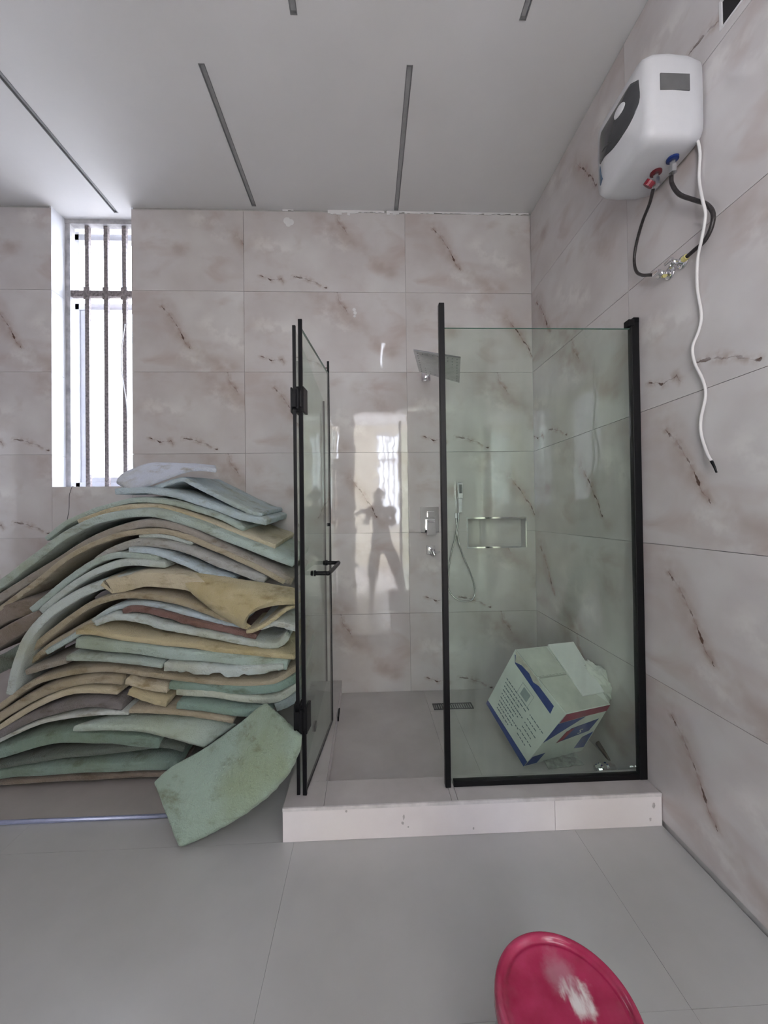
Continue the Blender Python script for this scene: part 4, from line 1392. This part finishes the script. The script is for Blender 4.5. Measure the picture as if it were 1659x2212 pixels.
foam([(383, 1829), (440, 1804), (530, 1752), (600, 1690), (634, 1630), (638, 1590)], [1.60, 1.61, 1.62, 1.63, 1.64, 1.66], .038, 'large mint green foam pad leaning from the heap down to the floor', (.36, .50, .40),
     back=[(330, 1690), (370, 1656), (450, 1610), (520, 1558), (552, 1530), (575, 1515)], yback=[1.78, 1.81, 1.86, 1.88, 1.89, 1.90], bulge=.035, N=60, Mr=20, rag=.004)

# ------------------------------------------------------------------ red bucket with lid
BC = Vector((.398, .787, .361))
bk = thing('paint_bucket', (BC.x, BC.y, 0), 'closed red plastic paint bucket with a paint-stained lid in the foreground', 'bucket')
t_ = NT('red_bucket_plastic')
o_ = t_.obj()
t_.set(color=t_.ramp(t_.noise(o_, 9, 5, .6), [(.3, (.36, .016, .065)), (.7, (.50, .04, .12))]), rough=.22, spec=.6)
M_REDB = t_.mat
t_ = NT('paint_stained_lid')
o_ = t_.obj()
ba_ = t_.ramp(t_.noise(o_, 14, 5, .6), [(.3, (.34, .014, .06)), (.7, (.49, .035, .115))])
# dried white paint: one patch of its own shape right of the middle
pd = t_.vec('SUBTRACT', t_.vec('ADD', o_, t_.vec('SCALE', t_.vec('SUBTRACT', t_.noise(o_, 22, 4, .65, 'Color'), (.5, .5, .5)), scale=.06)), (.035, .018, .361))
dp = t_.vec('LENGTH', t_.vec('MULTIPLY', pd, (1.0, .75, 0)))
streak = t_.step(t_.noise(t_.vec('MULTIPLY', o_, (60, 16, 1)), 1, 3), .35, .62)
ms = t_.math('MULTIPLY', t_.math('SUBTRACT', 1, t_.step(dp, .018, .038)), streak)
ba_ = t_.mix(ms, ba_, (.80, .74, .72))
pd2 = t_.vec('SUBTRACT', t_.vec('ADD', o_, t_.vec('SCALE', t_.vec('SUBTRACT', t_.noise(o_, 18, 4, .65, 'Color'), (.5, .5, .5)), scale=.06)), (.012, .062, .361))
ms2 = t_.math('MULTIPLY', t_.math('SUBTRACT', 1, t_.step(t_.vec('LENGTH', t_.vec('MULTIPLY', pd2, (1, .8, 0))), .012, .045)), .38)
ba_ = t_.mix(ms2, ba_, (.55, .40, .44))
ms3 = t_.math('MULTIPLY', t_.step(t_.noise(o_, 5, 4, .6), .50, .72), .22)
ba_ = t_.mix(ms3, ba_, (.55, .32, .38))
t_.set(color=ba_, rough=.2, spec=.6)
t_.bump(t_.math('ADD', t_.math('MULTIPLY', ms, .6), t_.noise(o_, 30, 3)), .25, .002)
M_LID = t_.mat
R0 = .145
MB().lathe((BC.x, BC.y, .0005), (0, 0, 1), [(.118, 0), (.122, .004), (.134, .30), (.1345, .315), (.139, .318), (.139, .334), (.133, .336)], 64).build('bucket_body', M_REDB, bk, smooth=True, bevel=.001)
MB().lathe((BC.x, BC.y, 0), (0, 0, 1), [(.1395, .322), (R0 - .001, .323), (R0, .330), (R0 - .001, .352), (R0 - .004, .3585), (R0 - .008, .361), (R0 - .013, .3605), (R0 - .017, .3555), (R0 - .020, .3500), (R0 - .024, .3495), (R0 - .027, .3515), (R0 - .031, .3520),
                                          (R0 - .034, .3500), (.06, .3485), (.001, .348)], 96).build('lid', M_LID, bk, smooth=True)
MB().lathe((BC.x, BC.y, 0), (0, 0, 1), [(.1262, .10), (.1270, .10), (.1328, .26), (.1320, .26)], 64).build('wrap_label', simple('dark_wrap_label', (.03, .02, .03), .5, var=.6, nscale=40), bk, smooth=True)
hb = [Vector((BC.x + .141 * math.cos(a), BC.y + .141 * math.sin(a), .322 - .16 * math.sin(max(0, min(PI, (a + PI * .0)))))) for a in [k * PI / 12 for k in range(13)]]
MB().tube(hb, .0025, 8, 3).build('bail_handle', M_STEEL, bk, smooth=True)

# ------------------------------------------------------------------ the person behind the camera, seen mirrored in the tiles
M_SHIRT = simple('grey_shirt', (.16, .155, .165), .85, var=.1)
M_TROUS = simple('dark_trousers', (.10, .098, .11), .85, var=.1)
M_SKIN = simple('brown_skin', (.17, .095, .065), .5, var=.08)
M_HAIR = simple('short_black_hair', (.012, .011, .011), .9, var=.3, nscale=80)
M_SHOE = simple('dark_shoe', (.05, .05, .055), .5)
PX, PY = .22, -.40
per = thing('person', (PX, PY, 0), 'person in a grey shirt and dark trousers standing astride with a phone', 'person')


def skin(name, joints, edges, mat, parent, sub=2, root=0):
    org = origin_of(parent)
    me = bpy.data.meshes.new(name)
    me.from_pydata([Vector(j[0]) - org for j in joints], edges, [])
    o = link(name, me, parent)
    me.materials.append(mat)
    o.modifiers.new('skin', 'SKIN').use_smooth_shade = True
    sv_ = me.skin_vertices[0].data
    for i, j in enumerate(joints):
        r = j[1]
        sv_[i].radius = (r, r) if not isinstance(r, tuple) else r
        sv_[i].use_root = (i == root)
    sb = o.modifiers.new('sub', 'SUBSURF')
    sb.levels = sb.render_levels = sub
    return o


x, y = PX, PY
# body: pelvis, spine, chest, neck, head, arms forward to the phone, legs astride
J = [((x, y, .95), (.15, .11)), ((x - .01, y, 1.10), (.135, .10)), ((x - .02, y, 1.28), (.155, .11)), ((x - .03, y + .01, 1.42), (.13, .09)), ((x - .035, y + .02, 1.50), .055), ((x - .04, y + .035, 1.57), .062),
     ((x - .20, y, 1.43), .062), ((x - .26, y + .05, 1.20), .050), ((x - .22, y + .22, 1.29), .038), ((x - .175, y + .30, 1.335), .026),
     ((x + .15, y, 1.42), .062), ((x + .20, y + .05, 1.18), .050), ((x + .03, y + .22, 1.27), .038), ((x - .06, y + .30, 1.325), .026),
     ((x - .10, y, .90), .095), ((x - .15, y + .02, .50), .068), ((x - .17, y - .01, .11), .045),
     ((x + .10, y, .90), .095), ((x + .22, y + .02, .50), .068), ((x + .33, y - .01, .11), .045),
     ((x - .17, y - .03, .05), .04), ((x + .33, y - .03, .05), .04)]
E_ = [(0, 1), (1, 2), (2, 3), (3, 4), (4, 5), (3, 6), (6, 7), (7, 8), (8, 9), (3, 10), (10, 11), (11, 12), (12, 13), (0, 14), (14, 15), (15, 16), (0, 17), (17, 18), (18, 19), (16, 20), (19, 21)]
body = skin('body', J, E_, M_SKIN, per)
# shirt and trousers follow the body
JS = [((x, y, .97), (.185, .14)), ((x - .01, y, 1.10), (.182, .14)), ((x - .02, y, 1.28), (.195, .14)), ((x - .03, y + .01, 1.41), (.165, .11)), ((x - .035, y + .015, 1.475), .07),
      ((x - .19, y, 1.42), .085), ((x - .245, y + .035, 1.30), .072), ((x + .14, y, 1.41), .085), ((x + .19, y + .035, 1.28), .072), ((x, y, .90), (.165, .125))]
skin('shirt', JS, [(0, 1), (1, 2), (2, 3), (3, 4), (3, 5), (5, 6), (3, 7), (7, 8), (0, 9)], M_SHIRT, per)
JT = [((x, y, .96), (.155, .118)), ((x, y, .88), (.15, .115)), ((x - .10, y, .82), .120), ((x - .15, y + .02, .50), .092), ((x - .17, y - .01, .09), .065), ((x + .11, y, .82), .120), ((x + .22, y + .02, .50), .092), ((x + .33, y - .01, .09), .065)]
skin('trousers', JT, [(0, 1), (1, 2), (2, 3), (3, 4), (1, 5), (5, 6), (6, 7)], M_TROUS, per)
for sx_, xx in ((-1, x - .17), (1, x + .33)):
    skin('shoe', [((xx, y - .06, .045), .042), ((xx, y + .02, .045), .045), ((xx + sx_ * .02, y + .10, .04), .043), ((xx + sx_ * .03, y + .17, .034), .032)], [(0, 1), (1, 2), (2, 3)], M_SHOE, per, 2, 1)
# head
bm = bmesh.new()
bmesh.ops.create_icosphere(bm, subdivisions=4, radius=1)
hc_ = Vector((x - .04, y + .045, 1.655))
for v in bm.verts:
    p = v.co
    k = 1 - .16 * max(0, -p.z) ** 1.5 * (1 if abs(p.x) > .2 else .6)
    q = Vector((p.x * .076 * k, p.y * .096, p.z * .118))
    # nose, brow, chin, sockets, lips
    if p.y > 0:
        q.y += .020 * math.exp(-((p.x / .14) ** 2 + ((p.z + .12) / .20) ** 2))
        q.y += .006 * math.exp(-((p.z - .12) / .10) ** 2)
        q.y += .010 * math.exp(-((p.x / .30) ** 2 + ((p.z + .85) / .18) ** 2))
        for e_ in (-.36, .36):
            q.y -= .012 * math.exp(-(((p.x - e_) / .18) ** 2 + ((p.z - .0) / .12) ** 2))
        q.y += .006 * math.exp(-((p.x / .28) ** 2 + ((p.z + .50) / .07) ** 2))
    v.co = q + hc_ - per.location
me = bpy.data.meshes.new('head')
bm.to_mesh(me)
bm.free()
me.polygons.foreach_set('use_smooth', [True] * len(me.polygons))
me.materials.append(M_SKIN)
head = link('head', me, per)
M_EYE = simple('eye_white', (.6, .6, .58), .2)
for s in (-1, 1):
    MB().lathe(hc_ + Vector((s * .029, .074, .0)), (0, 1, 0), [(.006, 0), (.011, .003), (.008, .009), (.003, .011)], 14).build('eye', M_EYE, head, smooth=True)
    skin('ear', [(hc_ + Vector((s * .076, -.005, .022)), (.010, .014)), (hc_ + Vector((s * .080, -.008, -.002)), (.008, .014)), (hc_ + Vector((s * .075, -.004, -.026)), (.006, .009))], [(0, 1), (1, 2)], M_SKIN, head, 1)
bm = bmesh.new()
bmesh.ops.create_icosphere(bm, subdivisions=4, radius=1)
for v in list(bm.verts):
    if v.co.z < .28 + .55 * max(0, v.co.y) - .65 * max(0, -v.co.y):
        bm.verts.remove(v)
for v in bm.verts:
    n_ = noise.noise(v.co * 9) * .002
    v.co = Vector((v.co.x * (.081 + n_), v.co.y * (.101 + n_), v.co.z * (.124 + n_))) + hc_ - per.location
me = bpy.data.meshes.new('hair')
bm.to_mesh(me)
bm.free()
me.materials.append(M_HAIR)
link('hair', me, head)
# phone just behind the lens, held by both hands
ph = thing('phone', (-.0, -.045, 1.30), 'dark phone held up in both hands at chest height', 'phone')
MB().box((-.125, -.050, 1.345), (.035, -.040, 1.420)).build('phone_case', M_DARKPL, ph, bevel=.004)
MB().box((-.120, -.0515, 1.350), (.030, -.0500, 1.415)).build('screen', simple('dark_screen', (.01, .01, .012), .08), ph)


def hand(wx, side):
    w = Vector((wx, -.105, 1.335))
    palm = skin('hand', [(w, .024), (w + Vector((side * .0, .030, .012)), (.030, .016)), (w + Vector((0, .050, .030)), (.032, .014))], [(0, 1), (1, 2)], M_SKIN, body, 2, 1)
    pts = []
    for k in range(4):
        dz = .048 - k * .016
        L = (.022, .026, .024, .019)[k]
        b0 = w + Vector((side * -.004, .048, dz - .008))
        b1 = b0 + Vector((side * -.012, .022, .004))
        b2 = b1 + Vector((side * .016, .012 + L * .2, .002))
        b3 = b2 + Vector((side * L, -.001, -.001))
        skin('finger', [(b0, .0085), (b1, .0082), (b2, .0075), (b3, .0062)], [(0, 1), (1, 2), (2, 3)], M_SKIN, body, 1)
    t0 = w + Vector((side * .012, .020, .022))
    skin('thumb', [(t0, .011), (t0 + Vector((side * .022, .016, .022)), .0095), (t0 + Vector((side * .040, .018, .040)), .0075)], [(0, 1), (1, 2)], M_SKIN, body, 1)


hand(-.145, 1)
hand(.05, -1)
